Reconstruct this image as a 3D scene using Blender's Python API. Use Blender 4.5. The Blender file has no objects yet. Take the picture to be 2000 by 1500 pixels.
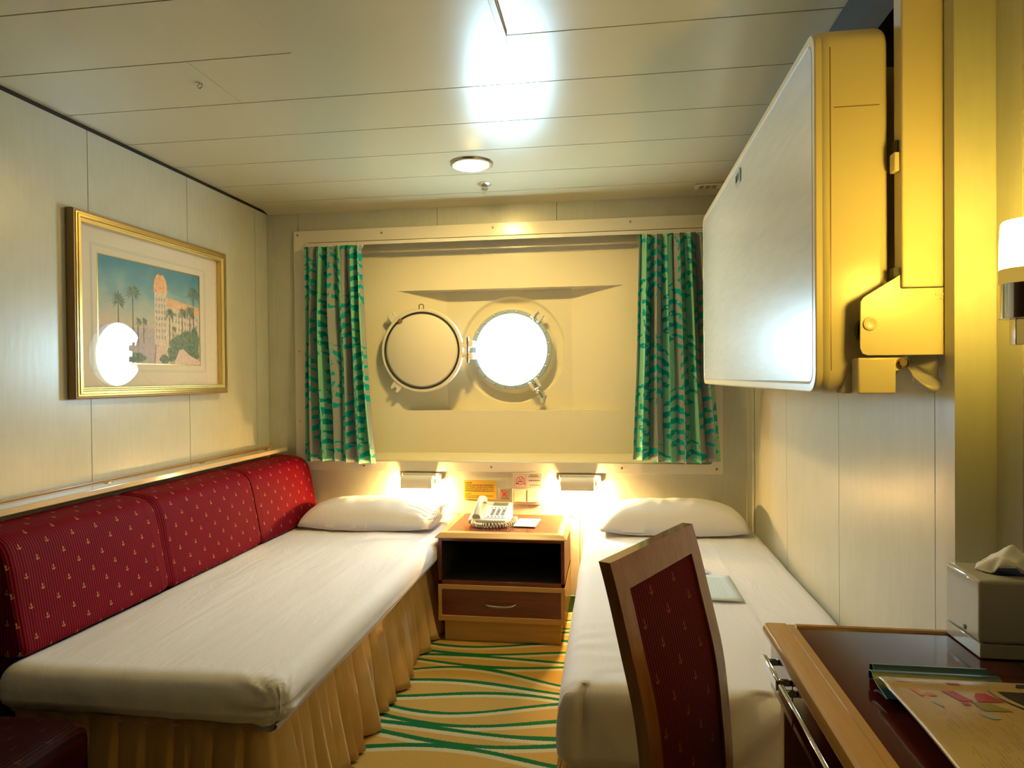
import bpy, bmesh, math, random
from mathutils import Vector, Matrix, noise
PI = math.pi
random.seed(7)
SC = bpy.context.scene
COL = SC.collection
H = 1.2086

# ------------------------------------------------------------------ helpers
def V(*a): return Vector(a)

def new(): return bmesh.new()

def obj(name, bm, mat, parent=None, smooth=True, angle=35, bevel=None, seg=2, subsurf=0, recalc=True):
    if recalc: bmesh.ops.recalc_face_normals(bm, faces=bm.faces)
    me = bpy.data.meshes.new(name)
    bm.to_mesh(me); bm.free()
    mats = mat if isinstance(mat, (list, tuple)) else [mat]
    for m in mats: me.materials.append(m)
    if smooth:
        for p in me.polygons: p.use_smooth = True
        if angle: me.set_sharp_from_angle(angle=math.radians(angle))
    o = bpy.data.objects.new(name, me)
    COL.objects.link(o)
    if bevel:
        b = o.modifiers.new('bevel', 'BEVEL'); b.width = bevel; b.segments = seg
        b.limit_method = 'ANGLE'; b.angle_limit = math.radians(40)
        b.harden_normals = False
    if subsurf:
        s = o.modifiers.new('sub', 'SUBSURF'); s.levels = subsurf; s.render_levels = subsurf
    if parent is not None: attach(o, parent)
    return o

ROOTLOC = {}
def attach(o, parent):
    o.parent = parent
    loc = ROOTLOC.get(parent.name)
    if loc is not None:
        o.matrix_parent_inverse = Matrix.Translation(-Vector(loc))

def thing(name, label, cat, loc, group=None):
    o = bpy.data.objects.new(name, None)
    COL.objects.link(o)
    o.empty_display_size = 0.05
    o.location = loc
    ROOTLOC[o.name] = loc
    return tag(o, label, cat, group)

def tag(o, label, cat, group=None):
    o['label'] = label; o['category'] = cat
    if group: o['group'] = group
    return o

def struct(o):
    o['kind'] = 'structure'
    return o

def box(bm, x0, x1, y0, y1, z0, z1, mi=0, M=None):
    vs = [bm.verts.new((x, y, z)) for x in (x0, x1) for y in (y0, y1) for z in (z0, z1)]
    if M is not None:
        for v in vs: v.co = M @ v.co
    for f in ((0,1,3,2),(4,6,7,5),(0,4,5,1),(2,3,7,6),(0,2,6,4),(1,5,7,3)):
        fc = bm.faces.new([vs[i] for i in f]); fc.material_index = mi
    return vs

def prism(bm, pts, axis, a0, a1, mi=0, M=None):
    """closed polygon pts (2d) extruded along axis between a0 and a1.
    axis 'x': pts=(y,z); 'y': pts=(x,z); 'z': pts=(x,y)"""
    def mk(p, a):
        if axis == 'x': c = V(a, p[0], p[1])
        elif axis == 'y': c = V(p[0], a, p[1])
        else: c = V(p[0], p[1], a)
        return M @ c if M is not None else c
    A = [bm.verts.new(mk(p, a0)) for p in pts]
    B = [bm.verts.new(mk(p, a1)) for p in pts]
    n = len(pts)
    f = bm.faces.new(A); f.material_index = mi
    f = bm.faces.new(B[::-1]); f.material_index = mi
    for i in range(n):
        f = bm.faces.new((A[i], B[i], B[(i+1) % n], A[(i+1) % n])); f.material_index = mi
    return A, B

def rrect(x0, x1, y0, y1, r, n=6):
    out = []
    for cx, cy, a in ((x1-r, y1-r, 0), (x0+r, y1-r, PI/2), (x0+r, y0+r, PI), (x1-r, y0+r, 1.5*PI)):
        for i in range(n+1):
            t = a + PI/2*i/n
            out.append((cx+r*math.cos(t), cy+r*math.sin(t)))
    return out

def ring_prism(bm, outer, inner, axis, a0, a1, mi=0):
    """outer and inner polygons with the same number of points"""
    def mk(p, a):
        if axis == 'x': return V(a, p[0], p[1])
        if axis == 'y': return V(p[0], a, p[1])
        return V(p[0], p[1], a)
    n = len(outer)
    oA = [bm.verts.new(mk(p, a0)) for p in outer]; oB = [bm.verts.new(mk(p, a1)) for p in outer]
    iA = [bm.verts.new(mk(p, a0)) for p in inner]; iB = [bm.verts.new(mk(p, a1)) for p in inner]
    for i in range(n):
        j = (i+1) % n
        for q in ((oA[i], oA[j], iA[j], iA[i]), (oB[i], iB[i], iB[j], oB[j]),
                  (oA[i], oB[i], oB[j], oA[j]), (iA[i], iA[j], iB[j], iB[i])):
            f = bm.faces.new(q); f.material_index = mi

def circle(cx, cy, r, n=64, a0=0):
    return [(cx+r*math.cos(a0+2*PI*i/n), cy+r*math.sin(a0+2*PI*i/n)) for i in range(n)]

def frame_to(d):
    d = Vector(d).normalized()
    return d.to_track_quat('Z', 'Y').to_matrix().to_4x4()

def lathe(bm, prof, center, axis=(0, 0, 1), n=32, mi=0):
    """prof: list of (r, h) revolved about axis through center"""
    M = Matrix.Translation(Vector(center)) @ frame_to(axis)
    rings = []
    for r, h in prof:
        if r < 1e-6: rings.append([bm.verts.new(M @ V(0, 0, h))])
        else: rings.append([bm.verts.new(M @ V(r*math.cos(2*PI*i/n), r*math.sin(2*PI*i/n), h)) for i in range(n)])
    for a, b in zip(rings, rings[1:]):
        for i in range(n):
            j = (i+1) % n
            if len(a) == 1 and len(b) == 1: continue
            if len(a) == 1: f = bm.faces.new((a[0], b[i], b[j]))
            elif len(b) == 1: f = bm.faces.new((a[i], a[j], b[0]))
            else: f = bm.faces.new((a[i], a[j], b[j], b[i]))
            f.material_index = mi
    for rg, flip in ((rings[0], True), (rings[-1], False)):
        if len(rg) > 2:
            f = bm.faces.new(rg[::-1] if flip else rg); f.material_index = mi

def tube(bm, pts, r, n=8, mi=0, closed=False, radii=None):
    pts = [Vector(p) for p in pts]
    rings = []
    up = None
    m = len(pts)
    for i, p in enumerate(pts):
        if closed: d = pts[(i+1) % m] - pts[(i-1) % m]
        else: d = pts[min(i+1, m-1)] - pts[max(i-1, 0)]
        d.normalize()
        if up is None:
            up = V(0, 0, 1) if abs(d.z) < 0.9 else V(1, 0, 0)
        up = (up - d*up.dot(d)).normalized()
        s = d.cross(up)
        rr = radii[i] if radii else r
        rings.append([bm.verts.new(p + (up*math.cos(2*PI*k/n) + s*math.sin(2*PI*k/n))*rr) for k in range(n)])
    rng = range(m if closed else m-1)
    for i in rng:
        a, b = rings[i], rings[(i+1) % m]
        for k in range(n):
            f = bm.faces.new((a[k], a[(k+1) % n], b[(k+1) % n], b[k])); f.material_index = mi
    if not closed:
        f = bm.faces.new(rings[0][::-1]); f.material_index = mi
        f = bm.faces.new(rings[-1]); f.material_index = mi

def rbox(bm, c, s, r, cells, disp=None, mi=0):
    """rounded, densely gridded box: centre c, full size s, corner radius r"""
    c = Vector(c); h = [x/2 for x in s]
    def axis_samples(hh, n):
        k = 5
        a = [-hh + r*(1-math.cos(PI/2*i/k))*1.0 for i in range(k)]
        mid = [-(hh-r) + 2*(hh-r)*i/n for i in range(n+1)]
        return a + mid + [-x for x in a[::-1]]
    S = [axis_samples(h[i], cells[i]) for i in range(3)]
    cache = {}
    def vert(p):
        key = tuple(round(x, 6) for x in p)
        if key in cache: return cache[key]
        q = Vector([max(-(h[i]-r), min(h[i]-r, p[i])) for i in range(3)])
        d = Vector(p) - q
        if d.length > 1e-9:
            nrm = d.normalized(); pos = q + nrm*r
        else: nrm = V(0, 0, 1); pos = Vector(p)
        pos = pos + c
        if disp: pos = pos + disp(pos, nrm)
        v = bm.verts.new(pos); cache[key] = v
        return v
    for ax in range(3):
        u, w = (ax+1) % 3, (ax+2) % 3
        for sgn in (-1, 1):
            for i in range(len(S[u])-1):
                for j in range(len(S[w])-1):
                    q = []
                    for a, b in ((i, j), (i+1, j), (i+1, j+1), (i, j+1)):
                        p = [0, 0, 0]; p[ax] = sgn*h[ax]; p[u] = S[u][a]; p[w] = S[w][b]
                        q.append(vert(p))
                    if sgn < 0: q.reverse()
                    if len(set(q)) == 4:
                        f = bm.faces.new(q); f.material_index = mi

def sheet_grid(bm, fn, nu, nv, uvfn=None, mi=0):
    """grid surface fn(i/nu, j/nv) -> point; optional uv"""
    uvl = bm.loops.layers.uv.verify() if uvfn else None
    g = [[bm.verts.new(fn(i/nu, j/nv)) for j in range(nv+1)] for i in range(nu+1)]
    for i in range(nu):
        for j in range(nv):
            f = bm.faces.new((g[i][j], g[i+1][j], g[i+1][j+1], g[i][j+1])); f.material_index = mi
            if uvl:
                for l, (a, b) in zip(f.loops, ((i, j), (i+1, j), (i+1, j+1), (i, j+1))):
                    l[uvl].uv = uvfn(a/nu, b/nv)
    return g

def nz(p, s=1.0): return noise.noise(Vector(p)*s)

# ------------------------------------------------------------------ node material helpers
class S:
    """a socket with arithmetic"""
    def __init__(self, nt, k): self.nt = nt; self.k = k
    def _m(self, op, b=None, c=None):
        n = self.nt.nodes.new('ShaderNodeMath'); n.operation = op
        for i, x in enumerate((self, b, c)):
            if x is None: continue
            if isinstance(x, S): self.nt.links.new(x.k, n.inputs[i])
            else: n.inputs[i].default_value = x
        return S(self.nt, n.outputs[0])
    def __add__(self, b): return self._m('ADD', b)
    __radd__ = __add__
    def __sub__(self, b): return self._m('SUBTRACT', b)
    def __rsub__(self, b): return (self*-1.0) + b
    def __mul__(self, b): return self._m('MULTIPLY', b)
    __rmul__ = __mul__
    def __truediv__(self, b): return self._m('DIVIDE', b)
    def abs(self): return self._m('ABSOLUTE')
    def sin(self): return self._m('SINE')
    def cos(self): return self._m('COSINE')
    def sqrt(self): return self._m('SQRT')
    def frac(self): return self._m('FRACT')
    def floor(self): return self._m('FLOOR')
    def lt(self, b): return self._m('LESS_THAN', b)
    def gt(self, b): return self._m('GREATER_THAN', b)
    def min(self, b): return self._m('MINIMUM', b)
    def max(self, b): return self._m('MAXIMUM', b)
    def pow(self, b): return self._m('POWER', b)

class Mat:
    def __init__(self, name, color=(.8, .8, .8), rough=.5, metal=0, spec=.5, coat=0, coat_rough=.05, emit=None, estr=0):
        self.m = bpy.data.materials.new(name); self.m.use_nodes = True
        self.nt = self.m.node_tree
        self.b = self.nt.nodes['Principled BSDF']
        self.b.inputs['Base Color'].default_value = (*color, 1)
        self.b.inputs['Roughness'].default_value = rough
        self.b.inputs['Metallic'].default_value = metal
        self.b.inputs['Specular IOR Level'].default_value = spec
        self.b.inputs['Coat Weight'].default_value = coat
        self.b.inputs['Coat Roughness'].default_value = coat_rough
        if emit:
            self.b.inputs['Emission Color'].default_value = (*emit, 1)
            self.b.inputs['Emission Strength'].default_value = estr
        self.col = None
    def node(self, t, **kw):
        n = self.nt.nodes.new(t)
        for k, v in kw.items(): setattr(n, k, v)
        return n
    def link(self, a, b): self.nt.links.new(a.k if isinstance(a, S) else a, b)
    def coord(self, kind='Object', scale=None):
        tc = self.node('ShaderNodeTexCoord').outputs[kind]
        if scale is None: return tc
        mp = self.node('ShaderNodeMapping'); mp.inputs['Scale'].default_value = scale
        self.link(tc, mp.inputs[0]); return mp.outputs[0]
    def xyz(self, kind='Object', vec=None):
        sp = self.node('ShaderNodeSeparateXYZ'); self.link(vec or self.coord(kind), sp.inputs[0])
        return [S(self.nt, o) for o in sp.outputs]
    def noise(self, scale, vec=None, detail=3, rough=.5, dist=0):
        n = self.node('ShaderNodeTexNoise'); n.inputs['Scale'].default_value = scale
        n.inputs['Detail'].default_value = detail; n.inputs['Roughness'].default_value = rough
        n.inputs['Distortion'].default_value = dist
        self.link(vec or self.coord(), n.inputs['Vector'])
        return S(self.nt, n.outputs[0])
    def mix(self, f, a, b):
        n = self.node('ShaderNodeMix', data_type='RGBA')
        for s, x in ((n.inputs[0], f), (n.inputs[6], a), (n.inputs[7], b)):
            if isinstance(x, S): self.link(x, s)
            elif isinstance(x, (tuple, list)): s.default_value = (*x, 1)
            else: s.default_value = x
        return S(self.nt, n.outputs[2])
    def base(self, s): self.link(s, self.b.inputs['Base Color']); return self
    def ramp(self, f, stops):
        n = self.node('ShaderNodeValToRGB'); self.link(f, n.inputs[0])
        el = n.color_ramp.elements
        while len(el) < len(stops): el.new(.5)
        for e, (p, c) in zip(el, stops): e.position = p; e.color = (*c, 1)
        return S(self.nt, n.outputs[0])
    def bump(self, h, strength=.2, dist=.01):
        n = self.node('ShaderNodeBump'); n.inputs['Strength'].default_value = strength
        n.inputs['Distance'].default_value = dist
        self.link(h, n.inputs['Height']); self.link(n.outputs[0], self.b.inputs['Normal']); return self
    def roughness(self, s): self.link(s, self.b.inputs['Roughness']); return self

def simple(name, color, rough=.5, **kw): return Mat(name, color, rough, **kw).m

# ------------------------------------------------------------------ materials
def wall_mat():
    m = Mat('wall_laminate', rough=.31, spec=.6)
    a = m.noise(9, detail=5, rough=.6); b = m.noise(1, vec=m.coord(scale=(60, 60, 9)), detail=4)
    f = a*.55 + b*.45
    m.base(m.ramp(f, [(.3, (.47, .475, .39)), (.7, (.54, .545, .455))]))
    m.bump(b, .08, .003)
    return m.m
def ceiling_mat():
    m = Mat('ceiling_paint', (.62, .57, .38), rough=.2, spec=.85)
    m.roughness(m.noise(3, detail=2)*.05 + .22)
    return m.m
def wood_mat(name, lo, hi, axis, rough=.25, coat=.6):
    sc = {'x': (1.6, 22, 22), 'y': (22, 1.6, 22), 'z': (22, 22, 1.6)}[axis]
    m = Mat(name, rough=rough, coat=coat, coat_rough=.08)
    n1 = m.noise(1, vec=m.coord(scale=sc), detail=5, rough=.6, dist=.8)
    n2 = m.noise(1, vec=m.coord(scale=tuple(s*6 for s in sc)), detail=3)
    f = n1*.7 + n2*.3
    m.base(m.ramp(f, [(.3, lo), (.68, hi)]))
    return m.m
WALL = wall_mat()
CEIL = ceiling_mat()
GAP = simple('dark_gap', (.05, .04, .03), .8)
LINER = simple('moulded_liner', (.86, .79, .58), .16, spec=.5)
FRAMEW = simple('window_frame_paint', (.76, .72, .61), .2)
MAPLE_X = wood_mat('maple_x', (.48, .26, .085), (.62, .37, .13), 'x')
MAPLE_Y = wood_mat('maple_y', (.48, .26, .085), (.62, .37, .13), 'y')
MAPLE_Z = wood_mat('maple_z', (.48, .26, .085), (.62, .37, .13), 'z')
LEDGEW = wood_mat('ledge_wood', (.58, .44, .26), (.70, .56, .36), 'y', .12, .8)
MAHO_X = wood_mat('mahogany_x', (.09, .012, .006), (.17, .03, .014), 'x', .22)
MAHO_Y = wood_mat('mahogany_y', (.035, .004, .003), (.085, .010, .007), 'y', .13)
SHADEIN = simple('interior_shade', (.012, .008, .006), .9)
CHROME = simple('chrome', (.8, .8, .8), .08, metal=1)
STEEL = simple('brushed_steel', (.62, .60, .55), .25, metal=1)
BRASS = simple('brass', (.75, .55, .25), .25, metal=1)
GOLD = simple('gilded_frame', (.72, .52, .16), .3, metal=.85)
BRONZE = simple('bronze_frame_side', (.30, .19, .08), .45, metal=.4)
WHITEP = simple('white_plastic', (.78, .75, .68), .3)
CREAM = simple('cream_enamel', (.74, .65, .42), .28)
BLACK = simple('black_rubber', (.01, .012, .014), .6)
PAPER = simple('paper', (.8, .8, .78), .7)

def sheet_mat():
    m = Mat('white_sheet', (.78, .77, .84), rough=.75, spec=.25)
    m.b.inputs['Sheen Weight'].default_value = .15
    a = m.noise(1, vec=m.coord(scale=(14, 4, 9)), detail=4, rough=.55, dist=.6)
    w = m.noise(1200, detail=1)
    m.bump(a*1.0 + w*.02, .35, .012)
    return m.m
SHEET = sheet_mat()
def skirt_mat():
    m = Mat('gold_skirt_fabric', rough=.55, spec=.3)
    m.b.inputs['Sheen Weight'].default_value = .3
    a = m.noise(1, vec=m.coord(scale=(20, 20, 5)), detail=3)
    m.base(m.ramp(a, [(.3, (.52, .32, .10)), (.7, (.62, .41, .15))]))
    m.bump(m.noise(900, detail=1), .1, .001)
    return m.m
SKIRT = skirt_mat()

def anchor_fabric(name, red_lo, red_hi, gold):
    m = Mat(name, rough=.65, spec=.08)
    m.b.inputs['Sheen Weight'].default_value = .0
    m.b.inputs['Sheen Roughness'].default_value = .35
    m.b.inputs['Sheen Tint'].default_value = (.9, .1, .3, 1)
    u, v, _ = m.xyz('UV')
    cu, cv = .093, .083
    def mask(ou, ov):
        px = ((u/cu + ou).frac() - .5)*cu
        py = ((v/cv + ov).frac() - .5)*cv
        px = px*1.8; py = py*1.8
        stem = px.abs().lt(.0016)*(py.abs().lt(.0095))
        bar = py.gt(.0035)*py.lt(.006)*px.abs().lt(.0045)
        rr = (px*px + (py+.001)*(py+.001)).sqrt()
        arc = (rr - .0092).abs().lt(.0020)*py.lt(-.002)
        r2 = (px*px + (py-.0115)*(py-.0115)).sqrt()
        eye = (r2 - .003).abs().lt(.0012)
        return stem.max(bar).max(arc).max(eye)
    a = mask(.25, .25).max(mask(.75, .75))
    rib = (u*(2*PI/.0085)).sin()
    ribf = rib*.5 + .5
    red = m.mix(ribf, red_lo, red_hi)
    wear = m.noise(400, detail=2)
    m.base(m.mix(a*(wear*.5+.55), red, gold))
    m.bump(ribf + a*.8, .5, .0012)
    return m.m
SOFAF = anchor_fabric('red_anchor_fabric', (.055, .0005, .004), (.22, .001, .013), (.50, .27, .09))
CHAIRF = anchor_fabric('chair_anchor_fabric', (.035, .001, .002), (.15, .005, .005), (.28, .09, .03))

def curtain_mat():
    m = Mat('leaf_print_curtain', rough=.8, spec=.2)
    u, v, _ = m.xyz('UV')
    n1 = m.noise(26, vec=m.coord('UV'), detail=2)
    du = u + (n1 - .5)*.03; dv = v + (n1 - .5)*.05
    st = (u/.21 + .1).frac()
    mint = (.27, .62, .42); grey = (.34, .36, .33)
    basec = m.mix(st.lt(.46), grey, mint)
    def frond(cu, cv, ou, ov, bend):
        px = ((du/cu + ou).frac() - .5)*cu
        py = ((dv/cv + ov).frac() - .5)*cv
        ax = px - py*py*bend
        ph = (py + ax.abs()*.5)*(2*PI/.055)
        leaf = (ph.sin() + (n1-.5)*2.0).gt(.15)
        env = ((ax/(cu*.35)).pow(2) + (py/(cv*.33)).pow(2)).lt(1)
        gap = ax.abs().gt(.006)
        return leaf*env*gap
    f = frond(.30, .52, .2, .1, 1.0).max(frond(.30, .52, .72, .62, -1.1))
    dens = m.noise(40, vec=m.coord('UV'), detail=1).gt(.36)
    col = m.mix(f*dens, basec, (.0, .37, .35))
    m.base(col)
    m.bump(m.noise(700, detail=1), .08, .001)
    # thin cloth: some light comes through
    tr = m.node('ShaderNodeBsdfTranslucent'); m.link(col, tr.inputs[0])
    mx = m.node('ShaderNodeMixShader'); mx.inputs[0].default_value = .18
    out = m.nt.nodes['Material Output']
    m.link(m.b.outputs[0], mx.inputs[1]); m.link(tr.outputs[0], mx.inputs[2]); m.link(mx.outputs[0], out.inputs[0])
    return m.m
CURT = curtain_mat()

def carpet_mat():
    m = Mat('wave_carpet', rough=.95, spec=.1)
    x, y, z = m.xyz('Object')
    jit = (m.noise(160, detail=2) - .5)*.008
    y = y + jit
    C = [(3.040,-0.029,0.050),(2.944,-0.011,0.039),(2.872,0.005,-0.015),(2.818,0.015,0.032),(2.694,0.017,-0.074),
         (2.606,0.013,-0.036),(2.514,-0.034,-0.023),(2.448,-0.023,0.066),(2.349,0.003,0.052),(2.274,0.024,0.003),
         (2.219,0.027,0.032),(2.118,-0.001,-0.047)]
    # the pattern repeats every metre
    yy = ((y - 2.07)/1.0)
    yr = yy.frac()*1.0 + 2.07
    s = (x*5.5).sin(); c = (x*5.5).cos()
    w = m.noise(3.0, detail=1)*.012 + .0055
    green = None; light = None
    for a, b, d in C:
        dist = yr - (s*b + c*d + a)
        g = dist.abs().lt(w)
        l = dist.lt(0.0)*dist.gt(w*-1.0 - .022)
        green = g if green is None else green.max(g)
        light = l if light is None else light.max(l)
    fz = m.noise(420, detail=3, rough=.7)
    gold = m.ramp(fz, [(.3, (.38, .225, .045)), (.7, (.62, .41, .12))])
    tan = m.ramp(fz, [(.3, (.46, .42, .24)), (.7, (.62, .57, .36))])
    grn = m.ramp(fz, [(.3, (.006, .10, .03)), (.7, (.015, .17, .055))])
    m.base(m.mix(green, m.mix(light, gold, tan), grn))
    m.bump(fz, .8, .006)
    return m.m
CARPET = carpet_mat()

# ------------------------------------------------------------------ room shell
XL, XR, YB, ZC = -1.852, .692, 3.50, 2.118
YR = -1.1                                        # wall behind the camera
def panels_x(bm, x, y_edges, z0, z1, inner, t=.012, gap=.003):
    """panels on a wall of constant x; inner=+1 when the room lies on the +x side"""
    for a, b in zip(y_edges, y_edges[1:]):
        x0, x1 = (x-t, x) if inner > 0 else (x, x+t)
        box(bm, x0, x1, a+gap/2, b-gap/2, z0, z1)

DARKW = wood_mat('unseen_dark_panelling', (.05, .022, .012), (.09, .042, .022), 'z', .4, .2)  # out-of-view dark wood, added to cut bounced light from the near walls
def build_shell():
    bm = new()
    ys = [YR, -.694, -.114, .466, 1.046, 1.626, 2.206, 2.785, 3.365, 3.50]
    panels_x(bm, XL, ys[4:], 0, ZC-.012, +1)
    box(bm, XL-.012, XL, YR, 1.04, 0, ZC-.012, 2)
    box(bm, XL-.11, XL-.0125, YR-.1, 3.62, -.1, 2.3, 1)
    struct(obj('wall_left', bm, [WALL, GAP, DARKW], smooth=False))
    # right wall: far part behind the bed and the nearer part by the desk
    bm = new()
    panels_x(bm, XR, [1.47, 1.588, 2.218, 2.848, 3.478, 3.50], 0, ZC-.008, -1)
    panels_x(bm, .719, [YR, -.6, .06, .69, 1.318, 1.402], 0, ZC-.008, -1)
    box(bm, .646, .731, 1.402, 1.440, 0, ZC-.002)
    box(bm, .7325, .84, YR-.1, 3.62, -.1, 2.3, 1)
    box(bm, .7045, .7325, 1.44, 3.5, 0, 2.3, 1)
    struct(obj('wall_right', bm, [WALL, GAP], smooth=False))
    # back wall round the window opening
    bm = new()
    t = .012; y0, y1 = YB, YB+t
    ox0, ox1, oz0, oz1 = -1.625, .497, .763, 1.945
    g = .0015
    box(bm, XL, -1.675-g, y0, y1, 0, ZC-.002); box(bm, -1.675+g, ox0, y0, y1, 0, ZC-.002)
    box(bm, ox0, -.90-g, y0, y1, oz1, ZC-.002); box(bm, -.90+g, -.27-g, y0, y1, oz1, ZC-.002); box(bm, -.27+g, ox1, y0, y1, oz1, ZC-.002)
    box(bm, ox1, .705, y0, y1, 0, ZC-.002)
    box(bm, ox0, -.90-g, y0, y1, 0, oz0); box(bm, -.90+g, -.165-g, y0, y1, 0, oz0); box(bm, -.165+g, ox1, y0, y1, 0, oz0)
    yb = YB+.0125
    box(bm, XL-.1, ox0-.002, yb, yb+.12, -.1, 2.3, 1); box(bm, ox1+.002, .84, yb, yb+.12, -.1, 2.3, 1)
    box(bm, ox0-.002, ox1+.002, yb, yb+.12, -.1, oz0-.004, 1); box(bm, ox0-.002, ox1+.002, yb, yb+.12, oz1+.004, 2.3, 1)
    struct(obj('wall_back', bm, [WALL, GAP], smooth=False))
    bm = new()
    box(bm, XL-.1, .84, YR-.1, YR, -.1, 2.3)
    struct(obj('wall_rear', bm, DARKW, smooth=False))
    bm = new()
    box(bm, XL-.1, .84, YR-.1, 3.62, -.08, 0)
    struct(obj('floor', bm, CARPET, smooth=False))
    # ceiling of metal planks
    bm = new()
    edges = [YR, -.896, -.595, -.295, .005, .305, .605, .905, 1.205, 1.505, 1.802, 2.101, 2.400, 2.692, 3.001, 3.300]
    for a, b in zip(edges, edges[1:]):
        x0 = XL+.006
        if abs(a-1.802) < 1e-6:
            box(bm, x0, -1.1945, a+.0025, b-.0025, ZC, ZC+.012)
            box(bm, -1.1925, .74, a+.0025, b-.0025, ZC, ZC+.012)
        else: box(bm, x0, .74, a+.0025, b-.0025, ZC, ZC+.012)
    # last plank with a turned-down lip at the back wall
    pts = [(3.3025, ZC), (3.425, ZC), (3.455, ZC-.002), (3.48, ZC-.007), (3.499, ZC-.014), (3.499, ZC+.012), (3.3025, ZC+.012)]
    prism(bm, pts, 'x', XL+.004, .70)
    box(bm, XL-.1, .84, YR-.1, 3.62, ZC+.013, 2.3, 1)
    struct(obj('ceiling', bm, [CEIL, GAP], smooth=True, angle=25))
    # corner trims on the back wall, baseboards
    bm = new()
    box(bm, XL+.001, XL+.037, 3.4955, 3.4995, .0, ZC-.016)
    box(bm, XR-.032, XR-.001, 3.4955, 3.4995, .0, ZC-.016)
    box(bm, XR-.006, XR-.001, 3.460, 3.4955, .0, ZC-.016)
    struct(obj('trim_1', bm, WALL, smooth=False, bevel=.001))
    bm = new()
    box(bm, -1.84, .68, 3.487, 3.4995, .0, .085)
    struct(obj('baseboard_back', bm, simple('green_baseboard', (.012, .09, .05), .5), bevel=.003))
build_shell()

# raised access panel and its edge strip in the ceiling
bm = new()
prism(bm, [(-.874, 1.50), (-.285, 1.50), (-.285, 1.815), (-.79, 1.815), (-.84, 1.802), (-.874, 1.798)], 'z', ZC-.0035, ZC)
p = obj('ceiling_access_panel', bm, CEIL, smooth=False, bevel=.0015)
tag(p, 'cream access panel lying flat over the ceiling planks near the top', 'panel')
t = thing('ceiling_edge_strip', 'thin tan edge strip ending in a point on the ceiling', 'trim', (-.277, 1.6, ZC-.004))
bm = new()
prism(bm, [(-.2845, 1.40), (-.270, 1.40), (-.2665, 1.79), (-.2725, 1.835), (-.2765, 1.80), (-.2845, 1.79)], 'z', ZC-.010, ZC)
obj('strip', bm, simple('tan_strip', (.55, .40, .20), .3), t, smooth=False, bevel=.001)
bm = new(); box(bm, -.2695, -.2655, 1.45, 1.79, ZC-.006, ZC)
obj('channel', bm, BRONZE, t, smooth=False)

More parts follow.
